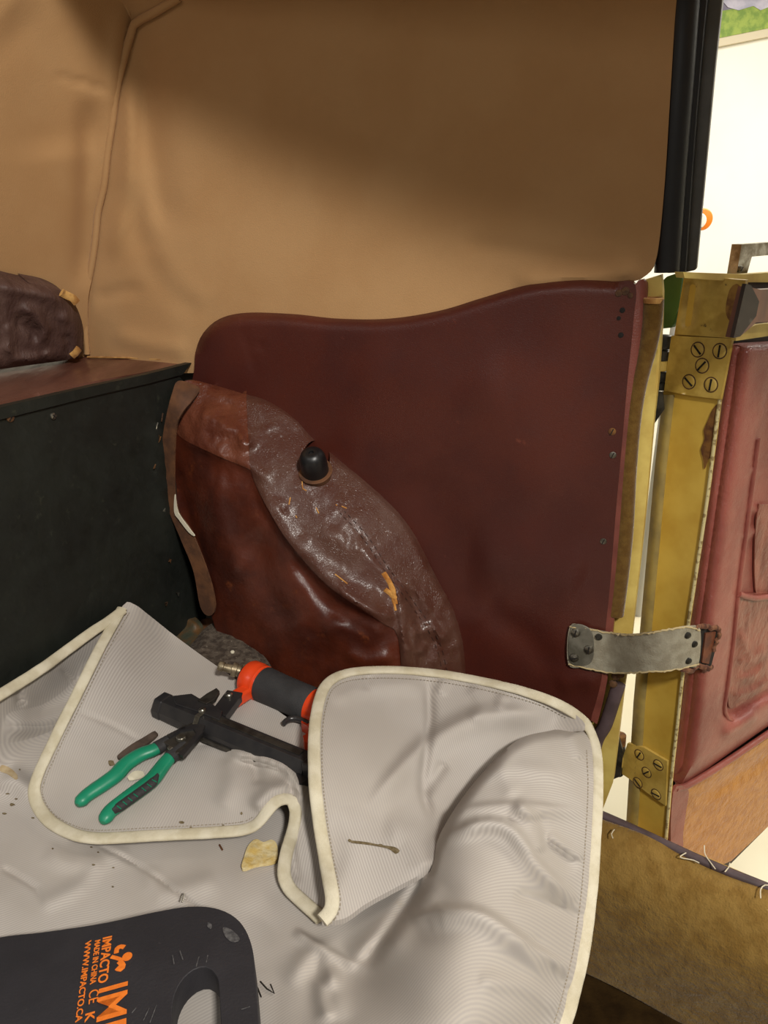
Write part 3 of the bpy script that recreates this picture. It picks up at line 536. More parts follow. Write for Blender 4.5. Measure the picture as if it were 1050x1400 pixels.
# soil marks on the cloth: thin dried smears
def smear(surf, pts, name='stain', mat=stain):
    o = sheet(name, pts, surf.off(add(surf.h, .0006)), mat, bl, 3, .0004); tag(o, 'brown dirt mark'); return o
smear(CF, [(478, 1149), (500, 1151), (520, 1155), (540, 1158), (546, 1163), (541, 1167), (530, 1160), (505, 1155), (480, 1152)])
smear(BF, [(148, 1040), (155, 1040), (157, 1045), (150, 1047)])
rs_ = np.random.RandomState(5)
def speck(surf, x, y, w, h): smear(surf, [(x+w*math.cos(a)*rs_.uniform(.7, 1.2), y+h*math.sin(a)*rs_.uniform(.7, 1.2)) for a in np.linspace(0, 2*math.pi, 7, endpoint=False)], 'stain')
lstain = M('tan_stain', (168, 146, 108), .95, (184, 166, 134), 90)
smear(BASE, [(2, 1046), (14, 1050), (24, 1060), (22, 1066), (10, 1058), (0, 1054)], 'stain', lstain)
for x, y, w, h in ((27, 1052, 1.5, 1), (10, 1085, 3, 1), (16, 1100, 4, 2), (6, 1112, 3, 1.5), (22, 1092, 2, 1), (45, 1118, 2.5, 1.2), (125, 1158, 2, 1), (134, 1165, 1.5, 1), (128, 1182, 2.5, 1), (155, 1186, 2, 1), (154, 1212, 1.6, 1), (72, 1160, 1.5, 1)): speck(BASE, x, y, w, h)
for x, y, w, h in ((248, 1124, 4, 2), (261, 1131, 2, 1), (305, 1128, 2, .8), (330, 1112, 1.5, 2)): speck(BF, x, y, w, h)
for x, y, w, h in ((600, 1188, 3, 2), (478, 1149, 3, 2), (541, 1163, 5, 3), (520, 1155, 4, 1.6)): speck(CF, x, y, w, h)
# ------------------------------------------------------------------ scraps and staples
tag(sheet('foam_scrap', [(334, 1170), (340, 1155), (350, 1147), (360, 1151), (372, 1148), (379, 1156), (377, 1176), (350, 1182), (331, 1187)], BASE.off(add(BASE.h, .006, lambda px, py: vnoise(px, py, 8, 4)*.001)), cream, None, 3, .004), 'torn cream foam scrap below the bound edge of the blanket', 'scrap')
tag(sheet('paper_scrap', [(174, 1062), (184, 1054), (196, 1055), (198, 1060), (188, 1064), (176, 1066)], BF.off(add(BF.h, .004, lambda px, py: vnoise(px, py, 6, 4)*.001)), papr, None, 3, .0015), 'tiny pale scrap lying between the green plier handles', 'scrap')
tag(sheet('bark_scrap', [(160, 1034), (176, 1020), (196, 1008), (212, 999), (216, 1003), (204, 1014), (186, 1026), (172, 1036)], BF.off(add(BF.h, .005)), M('brown_scrap', (84, 70, 60), .8, (60, 48, 40), 60), None, 3, .003), 'thin dark brown sliver beside the upper plier handle', 'scrap')
def staple(path, surf, label, mat=steel, r=.0007):
    q = np.array(path, float); P = surf(q[:, 0], q[:, 1], .0015); tag(tube('staple', P, r, r, mat, seg=6), label, 'staple')
staple([(245, 1233), (249, 1222), (252, 1222), (249, 1234)], BASE, 'small bright staple on the blanket above the black pad')
staple([(352, 1350), (357, 1363)], BASE, 'short straight staple right of the black pad, nearer to it', bsteel)
staple([(356, 1342), (365, 1352), (375, 1358), (370, 1346)], BASE, 'bent dark staple right of the black pad, farther from it', bsteel)
staple([(300, 1155), (304, 1162)], BASE, 'tiny rust-coloured sliver left of the cream foam scrap', rust, .001)
# ------------------------------------------------------------------ pliers
def onB(px, py, dh): return BF.p(px, py, dh)
pl = thing('pliers', 'flush-cut pliers with green and black rubber handles lying on the blanket', 'pliers', onB(200, 1060, .0))
h1 = spl([(106, 1101), (118, 1088), (140, 1073), (158, 1060), (172, 1045), (192, 1032), (210, 1025), (224, 1017)], step=4)
h2 = spl([(141, 1125), (150, 1110), (168, 1096), (190, 1080), (208, 1066), (222, 1048), (232, 1036), (244, 1026)], step=4)
zp = onB(200, 1060, .011)[2]; PLP = Surf((0, 0, zp), (0, 0, 1), tps([(105, 1100, -.008), (145, 1125, -.010), (200, 1060, 0), (270, 990, .008), (240, 1020, .005)]))
def handle(q, name, s0, s1):
    P = PLP(q[:, 0], q[:, 1]); n = len(P); u = np.linspace(0, 1, n); w = (.0076+.0020*np.sin(u*3.1))*np.clip((u+.012)*14, .2, 1)**.5
    return tube(name, P, w, w*.82, green, pl, seg=18)
tag(handle(h1, 'handle', 0, 1), 'upper green handle'); tag(handle(h2, 'handle', 0, 1), 'lower green handle')
def insert(q, a, b, shift, w, name='grip_insert', dh=.0035):
    n = len(q); s = q[int(a*n):int(b*n)]; t = np.gradient(s, axis=0); t /= np.linalg.norm(t, axis=1)[:, None]; s = s+np.stack([-t[:, 1], t[:, 0]], -1)*shift
    u = np.linspace(0, 1, len(s)); return tube(name, PLP(s[:, 0], s[:, 1], dh), w*np.clip(np.sin(u*math.pi)*2.5, .25, 1), .0045, grip, pl, seg=14, power=2.5)
insert(h2, .16, .74, 3.2, .0056); insert(h1, .12, .9, -4.8, .0036, dh=.0005)
n = len(h2)
for k in range(7):
    i = int(n*(.22+.07*k)); t = unit(h2[i+1]-h2[i-1]); nrm = np.array([-t[1], t[0]]); a = h2[i]+nrm*0; b = h2[i]+nrm*6.5+t*2
    tube('grip_rib', PLP([a[0], b[0]], [a[1], b[1]], .0082), .0006, .0006, green, pl, seg=6)
for q, nm in ((h1, 'collar'), (h2, 'collar')):
    s = np.array([q[-4], q[-1]+(q[-1]-q[-3])*1.2]); tube(nm, PLP(s[:, 0], s[:, 1], .0005), [.0088, .0075], .0064, grip, pl, seg=16, power=2.6)
def plate(name, pts, surf, dh, th, mat, parent, bevel=.0008, sm=False, step=6):
    s = surf.off(add(surf.h, dh)) if surf.h is not None else surf
    return sheet(name, pts, s, mat, parent, step, th, sm, bevel=bevel)
plate('jaw', [(222, 1014), (228, 1004), (246, 995), (262, 988), (280, 985), (276, 1000), (262, 1016), (252, 1028), (240, 1030), (236, 1022)], PLP, .006, .010, bsteel, pl)
plate('jaw', [(232, 1008), (246, 999), (264, 996), (268, 1002), (256, 1018), (244, 1030), (250, 1034), (262, 1020), (276, 1002), (281, 990), (262, 990), (244, 997), (229, 1006)], PLP, .0085, .004, blackm, pl, .0006)
lathe('pivot', PLP.p(248, 1010, .006), (0, 0, 1), [(0, .006), (.003, .0058), (.0038, .005), (.0038, .0001)], steel, pl, 20)
plate('return_spring', [(228, 1022), (234, 1016), (238, 1020), (232, 1026)], PLP, .006, .002, steel, pl)
# ------------------------------------------------------------------ pneumatic staple gun
st = thing('staple_gun', 'black and orange pneumatic staple gun lying on the blanket', 'staple gun', onB(330, 1000, 0))
zg = onB(300, 1000, .0)[2]+.015
GP = Surf((0, 0, zg), (0, 0, 1)); up = np.array([0, 0, 1.])
def G(px, py, dh=0): return GP.p(px, py, dh)
m0, m1 = G(232, 968), G(428, 1050)
mx = unit(m1-m0); my = np.cross(up, mx)
def bar(name, a, b, w, h, mat, bev=.0012, parent=st):
    d = unit(b-a); s = np.cross(up, d); s = unit(s); u = np.cross(d, s); return box(name, (a+b)/2, d, s, u, (np.linalg.norm(b-a), w, h), mat, parent, bev)
hexs = [(-.0160, -.008), (-.0160, .002), (-.0085, .0135), (.0075, .0135), (.0145, .005), (.0145, -.011), (-.007, -.013)]
Lm = np.linalg.norm(m1-m0)
prism('magazine', hexs, m0-mx*.004, my, up, mx, Lm, blackm, st, .0008)
prism('nose', [(a*1.07, b*1.07) for a, b in hexs], m0-mx*.016, my, up, mx, .014, blackm, st, .002)
prism('magazine_channel', [(-.0178, -.012), (-.0178, -.006), (-.0150, -.006), (-.0150, -.012)], m0+mx*.035, my, up, mx, Lm-.04, bsteel, st, .0003)
prism('top_rail', [(-.004, .013), (-.004, .0148), (.004, .0148), (.004, .013)], m0+mx*.075, my, up, mx, Lm-.09, bsteel, st, .0004)
plate('latch_lever', [(270, 957), (282, 948), (296, 940), (300, 944), (294, 955), (282, 962)], GP.off(.018), 0, .006, bsteel, st)
plate('cover_plate', [(236, 951), (262, 948), (272, 954), (290, 962), (304, 972), (300, 984), (270, 972), (240, 962)], GP.off(.016), 0, .006, blackm, st)
cl = m0+mx*.058; prism('clip', [(-.0175, -.010), (-.0175, .003), (-.009, .0152), (.004, .0152), (.004, .0138), (-.0088, .0138), (-.016, .002), (-.016, -.010)], cl-mx*.0035, my, up, mx, .007, steel, st, .0004)
screw(cl+up*.0165, up, .0048, steel, st, 'bolt', head=.8)
bar('magazine_end', m1-mx*.004, m1+mx*.010, .030, .034, blackm, .002)
plate('tail_foot', [(410, 1040), (420, 1032), (426, 1044), (420, 1066), (408, 1074), (400, 1066)], GP.off(.0), 0, .014, blackm, st)
# arm joining body and magazine
b0, b1 = G(298, 982, .004), G(322, 950, .006); bar('arm', b0, b1, .022, .012, blackm, .001)
bar('arm_orange', G(312, 962, .002), G(346, 940, .004), .018, .016, orange, .003)
screw(G(313, 951, .013), up, .0052, steel, st, 'bolt', head=.7)
# body: orange head, black grip sleeve, orange rear
c0, c1 = G(348, 930, .006), G(446, 974, .004); ax = unit(c1-c0); L = np.linalg.norm(c1-c0)
lathe('orange_head', c0, ax, [(-.010, .019), (-.009, .0235), (-.006, .0245), (.006, .0245), (.007, .0238), (.013, .0238), (.014, .0225), (.018, .022), (.019, .021)], orange, st, 36)
lathe('head_ring', c0-ax*.014, ax, [(-.002, .014), (0, .019), (.006, .0205)], blackm, st, 30)
lathe('grip_sleeve', c0+ax*.015, ax, [(0, .0205), (.002, .0232), (.03, .0225), (.06, .0225), (L-.035, .0232), (L-.032, .021)], grip, st, 36)
lathe('rear_housing', c1-ax*.024, ax, [(-.002, .0225), (.006, .0235), (.03, .0235), (.034, .020)], orange, st, 36)
hz = c0-ax*.014+up*.006; fax = unit(G(294, 909, .024)-hz)
lathe('air_fitting', hz, fax, [(0, .010), (.006, .0105), (.008, .008), (.012, .008), (.013, .0095), (.019, .0095), (.020, .006), (.030, .0055), (.031, .0068), (.036, .0068), (.038, .0055), (.038, .0035), (.030, .003)], M('fitting_metal', (170, 156, 128), .35, (120, 106, 84), 120, metal=.6), st, 18)
plate('trigger_housing', [(412, 975), (424, 984), (438, 990), (450, 1010), (436, 1020), (416, 1014), (414, 1006), (424, 1000), (420, 992), (412, 988)], GP.off(.002), 0, .016, orange, st, .002)
tr = spl([(388, 989), (394, 984), (404, 982), (416, 985), (424, 989)], step=3); tube('trigger', GP(tr[:, 0], tr[:, 1], .0), np.linspace(.003, .0055, len(tr)), .004, blackm, st, seg=12)
for x, y in ((424, 1003), (427, 997), (430, 1003)):
    lathe('vent_hole', G(x, y, .0025), up, [(0, .0016), (.0005, .0015), (.0006, .0002)], dark, st, 10)
# ------------------------------------------------------------------ kneeling pad
ZP = ZSEAT+.036
kp_ = thing('kneeling_pad', 'black foam kneeling pad with orange printing and a handle slot', 'pad', SEAT.p(200, 1400, .01))
PD = Surf((0, 0, ZP), (-.03, .05, 1.0))
PD.d = float(PD.n@np.array([SEAT.p(200, 1350, .036)[0], SEAT.p(200, 1350, .036)[1], ZP]))
hole = [(236, 1420), (236, 1372), (246, 1344), (264, 1326), (282, 1322), (296, 1334), (300, 1360), (302, 1420), (300, 1500), (270, 1530), (240, 1500)]
sheet('foam_slab', [(-220, 1322), (-220, 1322), (-100, 1300), (0, 1281), (60, 1274), (140, 1262), (215, 1246), (262, 1239), (300, 1243), (328, 1260), (344, 1292), (350, 1340), (354, 1400), (360, 1520), (352, 1600), (320, 1640), (200, 1660), (-220, 1700), (-220, 1700)], PD.off(add(0.0, lambda px, py: vnoise(px, py, 40, 8)*.0006, folds([([(20, 1300), (50, 1302), (72, 1298)], -.0008, 2.5), ([(150, 1278), (180, 1266)], -.0005, 3)]))), padm, kp_, 7, .026, True, holes=[hole], bevel=.002)
scf = M('foam_scuff', (92, 90, 90), .7, (60, 58, 60), 300)
for pts in ([(305, 1268), (318, 1272), (328, 1284), (318, 1288), (308, 1280)], [(284, 1261), (290, 1264), (288, 1270), (283, 1266)]): tag(sheet('scuff', pts, PD.off(.0004), scf, kp_, 3, .0003), 'grey scuff')
for a_, b_ in (((238, 1318), (236, 1306)), ((250, 1312), (246, 1300)), ((268, 1322), (272, 1308)), ((282, 1316), (284, 1306)), ((196, 1395), (204, 1378)), ((205, 1398), (214, 1374)), ((180, 1385), (186, 1378)), ((330, 1380), (342, 1376))):
    tube('scratch', PD([a_[0], b_[0]], [a_[1], b_[1]], .0003), .0005, .0003, scf, kp_, up=PD.n, seg=5)
def text(body, px0, py0, px1, py1, capw, label=None, bold=.0, fit=True, name='printed_text', xs=1):
    """text starts at pixel 0 and runs towards pixel 1; capital height in m"""
    a = PD.p(px0, py0, .0009); b = PD.p(px1, py1, .0009); L = np.linalg.norm(b-a); ex = (b-a)/L; ez = PD.n; ey = np.cross(ez, ex)
    cu_ = bpy.data.curves.new('t', 'FONT'); cu_.body = body; cu_.size = 1; cu_.offset = bold; ob = bpy.data.objects.new('t', cu_); C.objects.link(ob)
    dg = bpy.context.evaluated_depsgraph_get(); me = bpy.data.meshes.new_from_object(ob.evaluated_get(dg)); bpy.data.objects.remove(ob)
    V = np.array([tuple(v.co) for v in me.vertices]); Fc = [tuple(p.vertices) for p in me.polygons]
    x0, x1 = V[:, 0].min(), V[:, 0].max(); sc_ = capw/.7; V[:, 0] = (V[:, 0]-x0)*(L/(x1-x0) if fit else sc_*xs)
    V[:, 1] *= sc_; Wv = a+V[:, :1]*ex+V[:, 1:2]*ey
    o = mesh_obj(name, Wv, Fc, oprint, kp_, False); m = o.modifiers.new('s', 'SOLIDIFY'); m.thickness = .0003
    tag(o, label or 'orange printed lettering'); return o
# reading direction runs down the picture; capitals' tops point right
text('IMPACTO', 141, 1282, 134, 1345, .0075, 'orange small word above the large word', .022)
text('MADE IN CHINA', 130, 1286, 123, 1346, .0045, None, .018)
text('WWW.IMPACTO.CA', 117, 1287, 103, 1398, .0048, None, .02)
text('CE', 122, 1355, 121, 1373, .0075, None, .0)
text('K', 117, 1386, 116, 1398, .0070, None, .02)
text('IMP', 136, 1352, 130, 1428, .0225, 'large orange word printed on the pad', .012)
def pdisc(x, y, r): lathe('printed_logo', PD.p(x, y, .0007), PD.n, [(0, r), (.0004, r), (.0005, r*.5)], oprint, kp_, 20)
pdisc(174, 1308, .0042)
def arcb(path, w):
    q = spl(path, step=2); tube('printed_logo', PD(q[:, 0], q[:, 1], .0008), w, .0004, oprint, kp_, up=PD.n, seg=8)
arcb([(159, 1303), (160, 1297), (165, 1294), (170, 1295)], .0022); arcb([(163, 1314), (168, 1320), (165, 1325), (160, 1323)], .0026); arcb([(152, 1308), (160, 1310), (168, 1313)], .0018)
# ------------------------------------------------------------------ door opening: pillar, welt, seals
pil = thing('door_pillar', 'yellow painted body pillar beside the maroon side panel', 'pillar', SIDE.p(830, 1080, -.02))
PS = Surf(SP, WN, -.006)
sheet('pillar_face', [(878, 384), (904, 376), (906, 400), (905, 440), (900, 520), (893, 580), (886, 660), (878, 740), (868, 830), (860, 900), (852, 950), (845, 1010), (838, 1070), (822, 1112), (800, 1112), (800, 1000), (828, 880), (842, 780), (856, 640), (868, 520)], PS, ypale, pil, 7, .02, False)
sheet('hinge_strap', [(884, 470), (900, 468), (896, 534), (878, 548), (876, 530)], PS.off(-.004), ypale, pil, 6, .003, False, bevel=.0005)
welt = [(902, 410), (900, 440), (893, 480), (880, 530), (872, 580), (866, 650), (862, 720), (856, 780), (848, 840)]
q = spl(welt, step=8); u = np.linspace(0, 1, len(q))
vw = tube('velvet_welt', SIDE(q[:, 0]-9, q[:, 1], .004), np.interp(u, [0, .2, 1], [.0115, .010, .0125]), .009, velvet, up=WN, seg=16)
tag(vw, 'rolled brown velvet draught welt hanging beside the pillar', 'welt')
lathe('rolled_end', SIDE.p(893, 409, .004), (0, 0, 1), [(-.004, .0105), (.001, .0112), (.002, .009), (.0005, .006), (.001, .004)], tan_edge, vw, 18)
rb = tube('rubber_seal', along(SIDE, [(846, 935), (838, 960), (828, 990), (816, 1012), (808, 1050)], .006), .009, .007, mauve, up=WN, seg=14)
tag(rb, 'mauve-grey rubber seal below the strap beside the blanket', 'seal')
for x, y in ((842, 925), (838, 935), (848, 922)):
    tag(lathe('torn_tuft', SIDE.p(x, y, .012), WN, [(0, .006), (.003, .004), (.004, .001)], tack, pil, 9), 'frayed brown tuft')
# black upper frame
bf = thing('window_post', 'tall black upper door post with rubber edge right of the tan cloth', 'post', SIDE.p(925, 372, -.03))
def strip3(name, L_, R_, surf, mat, parent, th=.02, step=9, bevel=.002): return sheet(name, L_+R_[::-1], surf, mat, parent, step, th, False, bevel=bevel)
q = spl([(966, -330), (950, -120), (938, 0), (930, 110), (921, 230), (912, 372)], step=16); tube('rubber_edge', SIDE(q[:, 0], q[:, 1], -.012), .0135, .013, blackr, bf, up=WN, seg=18)
q = spl([(982, -330), (967, -120), (954, 0), (944, 110), (935, 230), (926, 372)], step=16); tube('channel', SIDE(q[:, 0], q[:, 1], -.022), .010, .010, blackr, bf, up=WN, seg=12, power=5)
strip3('flat_trim', [(990, -330), (973, -120), (957, 0), (952, 100), (945, 230), (930, 374)], [(1032, -330), (1006, -120), (988, 0), (979, 80), (965, 230), (952, 369)], Surf(SP, WN, -.024), charc, bf, .02)
# ------------------------------------------------------------------ open door
dd = math.radians(34); DD = np.array([math.cos(dd), math.sin(dd), 0.0]); DE = np.array([math.sin(dd), -math.cos(dd), 0.0])   # along the door, and across its edge towards the cabin
hp = SIDE.p(905, 500, -.055)
EDGE = Surf(hp, -DD)                                   # hinge edge of the door
ip = EDGE.p(1000, 500); DOOR = Surf(ip, DE)            # inner face of the door
dr = thing('car_door', 'open car door with yellow edge and maroon leather inner pad', 'door', EDGE.p(880, 1140))
EI = [(1020, 383), (1002, 462), (985, 548), (968, 680), (950, 800), (941, 860), (928, 980), (919, 1060), (911, 1150), (905, 1220)]   # inner corner line
EOl = [(935, 379), (922, 457), (906, 540), (895, 640), (886, 740), (875, 860), (866, 960), (860, 1060), (857, 1110), (850, 1220)]
sheet('edge_face', EOl+EI[::-1], EDGE, yellow, dr, 8, .003, False)
def eh(px, py):
    L_ = np.array(EOl, float); x = np.interp(py, L_[:, 1], L_[:, 0]); return .004*np.sin(np.clip((px-x)/16, 0, 1)*math.pi)
gm = M('edge_bead_paint', (150, 130, 70), .5, (118, 102, 62), 25, (.3, .7), bump=.2, bs=150)
tag(sheet('edge_bead', EOl[2:]+[(x+16, y) for x, y in EOl[2:]][::-1], EDGE.off(add(.0006, eh)), gm, dr, 4, .002, False), 'greyish raised bead along the outer edge')
tag(sheet('edge_cap', [(937, 376), (1019, 383), (1004, 463), (924, 457), (930, 415)], EDGE.off(add(.004, folds([([(948, 380), (938, 455)], -.004, 6, 9)]))), yplate, dr, 5, .006, False, bevel=.001), 'upper yellow sheet metal cap')
for pts in ([(951, 380), (958, 381), (948, 400), (945, 425)],): pass
tag(sheet('rust_patch', [(974, 560), (983, 552), (981, 575), (979, 590), (975, 606), (972, 625), (968, 628), (963, 641), (961, 626), (958, 615), (963, 600), (962, 588), (968, 574)], EDGE.off(.0012), rust, dr, 4, .001), 'brown rust patch'); tag(sheet('rust_patch', [(998, 395), (1010, 390), (1010, 420), (1000, 440), (992, 425)], EDGE.off(.0052), M('rust_thin', (150, 112, 50), .6, (104, 66, 30), 80), dr, 4, .001), 'light rust staining')
q = spl([(x-1, y) for x, y in EI], step=10); tag(tube('chipped_edge', EDGE(q[:, 0], q[:, 1], .001), .0022, .0018, chip, dr, up=-DD, seg=8), 'chipped pale paint along the inner edge')
tag(sheet('outer_skin', [(901, 388), (912, 378), (930, 372), (933, 378), (928, 420), (918, 448), (900, 450)], Surf(hp+DD*.0, unit(-DD+DE*.2), -.01), greenp, dr, 5, .01, False, bevel=.001), 'green painted outer skin seen edge-on')
# inner face of the door
q = np.array([(1003, 478), (988, 560), (972, 680), (955, 800), (945, 860), (933, 980), (922, 1080), (914, 1150), (908, 1220)], float)
Dm = M('dark_gap', (44, 22, 18), .6, (30, 16, 12), 30)
sheet('door_board', [(1004, 462), (985, 560), (968, 680), (950, 800), (940, 870), (928, 980), (918, 1080), (911, 1152), (905, 1220), (990, 1250), (990, 1190), (1060, 1120), (1500, 700), (1500, 700), (1500, 330), (1500, 330), (1020, 383)], DOOR.off(-.022), Dm, dr, 12, .012, False)
tube('bead', DOOR(*(spl([(1002, 478), (990, 560), (975, 680), (959, 800), (948, 880), (937, 980), (926, 1080), (920, 1150)], step=9).T), -.010), .0035, .0035, doorl, dr, up=DE, seg=10)
pad_l = [(1006, 482), (1000, 530), (989, 610), (975, 710), (963, 800), (952, 880), (944, 960), (934, 1040), (929, 1072)]
pad_b = [(940, 1070), (980, 1042), (1050, 993), (1150, 925), (1500, 700)]
pad_t = [(1500, 430), (1150, 462), (1050, 469), (1020, 471), (1008, 475)]
rec = [(1042, 560), (1034, 600), (1026, 660), (1017, 730), (1008, 800), (1000, 880), (992, 940), (989, 978), (1000, 984), (1025, 970), (1060, 950), (1150, 900), (1500, 690)]
RC = spl(rec, step=8)
def dh_(px, py):
    e = edge_roll(pad_l+pad_b, .016, 22)(px, py)+edge_roll(pad_t[1:], .012, 10)(px, py)
    d, t, s = pdist(px, py, RC); g = np.where(s < 0, -.010*np.clip(d/6, 0, 1), 0)-.003*np.exp(-(d/4)**2)
    return e+g
rib = folds([([(1020, 690), (1040, 700), (1060, 690)], .002, 5), ([(1012, 860), (1030, 900), (1050, 880)], .003, 7), ([(1000, 955), (1030, 945), (1060, 925)], .003, 5), ([(1005, 930), (1030, 925), (1050, 905)], .003, 5), ([(1010, 905), (1028, 905)], .002, 5), ([(1015, 740), (1030, 725), (1045, 735)], .002, 5), ([(1025, 640), (1040, 650)], .002, 6), ([(985, 1010), (1000, 1000), (1040, 975)], .004, 8)])
DP = DOOR.off(add(.014, dh_, rib))
ps = tag(sheet('leather_pad', pad_l+pad_b+[(1500, 700)]+pad_t, DP, doorl, dr, 5, .012, holes=[]), 'padded maroon leather inner pad with a recessed field')
tag(tube('pad_piping', DOOR(*(spl([(1036, 600), (1019, 730), (1010, 800), (1002, 880), (994, 940), (990, 972), (1002, 986), (1025, 974), (1060, 954), (1150, 903)], step=8).T), .010), .0035, .0035, doorl, dr, up=DE, seg=10), 'rounded leather piping under the recess')
tag(sheet('map_pocket', [(1013, 815), (1500, 780), (1500, 780), (1500, 700), (1120, 900), (1060, 935), (1025, 955), (998, 968), (998, 930), (1005, 880)], DOOR.off(add(.009, rib)), doorl2, dr, 5, .004), 'creased leather map pocket')
tube('pocket_welt', DOOR(*(spl([(1010, 812), (1030, 818), (1060, 815), (1150, 806), (1400, 790)], step=9).T), .012), .004, .004, doorl, dr, up=DE, seg=10)
tag(sheet('pocket_lining', [(1036, 700), (1060, 690), (1200, 680), (1200, 800), (1060, 810), (1034, 812)], DOOR.off(.0075), doorl2, dr, 7, .002), 'dark pocket opening')
# bottom trims
trim_b = [(923, 1078), (935, 1076), (980, 1050), (1050, 1003), (1150, 935), (1500, 712)]
tube('lower_bead', DOOR(*(spl(trim_b, step=9).T), .004), .005, .005, doorl, dr, up=DE, seg=12)
sheet('carpet_panel', [(935, 1082), (980, 1056), (1050, 1010), (1150, 942), (1500, 720), (1500, 720), (1500, 800), (1200, 1010), (1050, 1130), (1000, 1177), (970, 1190), (925, 1190)], DOOR.off(add(.004, folds([([(960, 1090), (1010, 1060), (1060, 1030)], -.003, 8)]))), carpet2, dr, 7, .008, False)
tag(sheet('leather_tab', [(921, 1082), (941, 1080), (938, 1110), (934, 1140), (933, 1165), (918, 1165)], DOOR.off(.008), doorl, dr, 5, .004), 'maroon leather tab at the lower corner')
# upper mouldings
wn = folds([([(1030, 400), (1100, 396), (1500, 350)], .004, 8)])
tag(sheet('window_moulding', [(1022, 392), (1040, 396), (1060, 395), (1500, 350), (1500, 350), (1500, 410), (1060, 440), (1034, 441), (1012, 460), (1004, 462)], DOOR.off(.030), wood, dr, 6, .010, False, bevel=.004), 'polished brown window garnish moulding')
tag(sheet('moulding_end', [(1020, 388), (1027, 390), (1038, 412), (1034, 432), (1012, 460), (1003, 462)], DOOR.off(.034), woodd, dr, 5, .004, False, bevel=.001), 'dark bevelled moulding end')
sheet('door_top', [(934, 372), (1018, 375), (1060, 372), (1500, 330), (1500, 338), (1060, 386), (1020, 386), (936, 380)], Surf(ip, DE, -.02), ypale, dr, 7, .01, False, bevel=.001)
sheet('cream_rail', [(1006, 456), (1034, 444), (1060, 441), (1500, 412), (1500, 428), (1060, 458), (1006, 466)], DOOR.off(.012), ypale, dr, 7, .005, False, bevel=.001)
fr = DOOR.off(-.045)
tag(sheet('window_channel', [(1014, 334), (1500, 300), (1500, 300), (1500, 316), (1060, 348), (1028, 351), (1021, 376), (1007, 376)], fr, chrome, dr, 6, .012, False, bevel=.0015), 'worn chrome window channel')
screw(fr.p(1013, 368, .002), DE, .0035, steel, dr)
# strap slot in the door, its shaded inside painted as a raised dark sheet
sl = thing_slot = sheet('slot_shade', [(942, 862), (966, 859), (983, 862), (979, 885), (972, 912), (952, 916), (936, 912)], DOOR.off(.0155), dark, dr, 4, .004, False); tag(sl, 'dark sheet painted as the shade inside the strap slot')
tag(sheet('slot_lining', [(965, 866), (979, 864), (974, 888), (969, 908), (960, 906)], DOOR.off(.0175), M('slot_wood', (112, 58, 30), .7, (76, 36, 20), 60), dr, 4, .002, False), 'orange-brown inside wall of the slot')
for pth in ([(934, 914), (945, 918), (958, 912), (974, 914)], [(950, 858), (965, 857), (984, 859)], [(984, 860), (980, 875), (976, 890)]):
    q = spl(pth, step=3); P = DOOR(q[:, 0], q[:, 1], .019)+np.random.randn(len(q), 3)*.0012; tube('frayed_edge', P, .0035, .002, fray, dr, up=DE, seg=7)
# ------------------------------------------------------------------ hinges
def hinge(label, leaf, screws, knuckles, rs, kr):
    h = thing('door_hinge', label, 'hinge', EDGE.p(*screws[2], .004), 'yellow painted door hinges'); del h['group']
    sheet('leaf', leaf, EDGE.off(.0045), yplate, h, 5, .004, False, bevel=.0008)
    for i, (x, y, a) in enumerate(screws):
        p_ = EDGE.p(x, y, .0045)
        lathe('screw_recess', p_, -DD, [(-.001, rs*1.15), (.0002, rs*1.15), (.0003, rs)], tack, h, 18); screw(p_, -DD, rs, yplate, h, ang=a, head=.14)
    for (x0, y0, x1, y1, m) in knuckles:
        a = EDGE.p(x0, y0, .004); b = EDGE.p(x1, y1, .004); d = b-a; L = np.linalg.norm(d); lathe('knuckle', a, d, [(0, kr*.85), (.0008, kr), (L-.0008, kr), (L, kr*.85)], m, h, 20)
    return h
def screws3(l): return l
class _P: pass
_oldp = Surf.p
def _p(s, px, py, *a): return _oldp(s, px, py, *(a[-1:] if a else ()))
Surf.p = _p
hinge('upper door hinge with five slotted screws at the top of the yellow edge', [(918, 459), (1001, 463), (993, 505), (985, 546), (945, 541), (908, 534), (912, 500)], [(954, 478, 2.4), (984, 480, 1.55), (960, 500, .9), (942, 522, 2.5), (972, 526, 1.5)],
      [(908, 458, 906, 477, dkmetal), (907, 478, 904, 492, dkmetal), (904, 493, 903, 507, yplate), (903, 508, 901, 521, dkmetal), (901, 522, 900, 533, dkmetal)], .0078, .0085)
hinge('lower door hinge with five slotted screws, under the strap', [(858, 1016), (880, 1022), (912, 1041), (910, 1102), (882, 1082), (862, 1066), (850, 1058), (850, 1040)], [(874, 1032, 1.2), (900, 1046, .1), (884, 1056, .9), (872, 1070, 2.6), (897, 1086, .2)],
      [(848, 1004, 847, 1018, rust), (847, 1019, 846, 1031, dkmetal), (846, 1032, 845, 1045, yplate), (845, 1046, 844, 1058, dkmetal)], .0072, .0085)
for pts, dhh in (([(893, 535), (906, 537), (908, 560), (893, 582), (886, 584), (890, 555)], -.01),):
    tag(sheet('pillar_bracket', pts, SIDE.off(-.03), dkmetal, pil, 5, .006, False, bevel=.0008), 'dark steel bracket under the hinge')
tag(sheet('pillar_bracket', [(834, 1016), (846, 1008), (852, 1030), (848, 1062), (838, 1066), (824, 1074), (824, 1040)], SIDE.off(-.03), dkmetal, pil, 5, .006, False, bevel=.0008), 'dark steel bracket of the lower hinge')
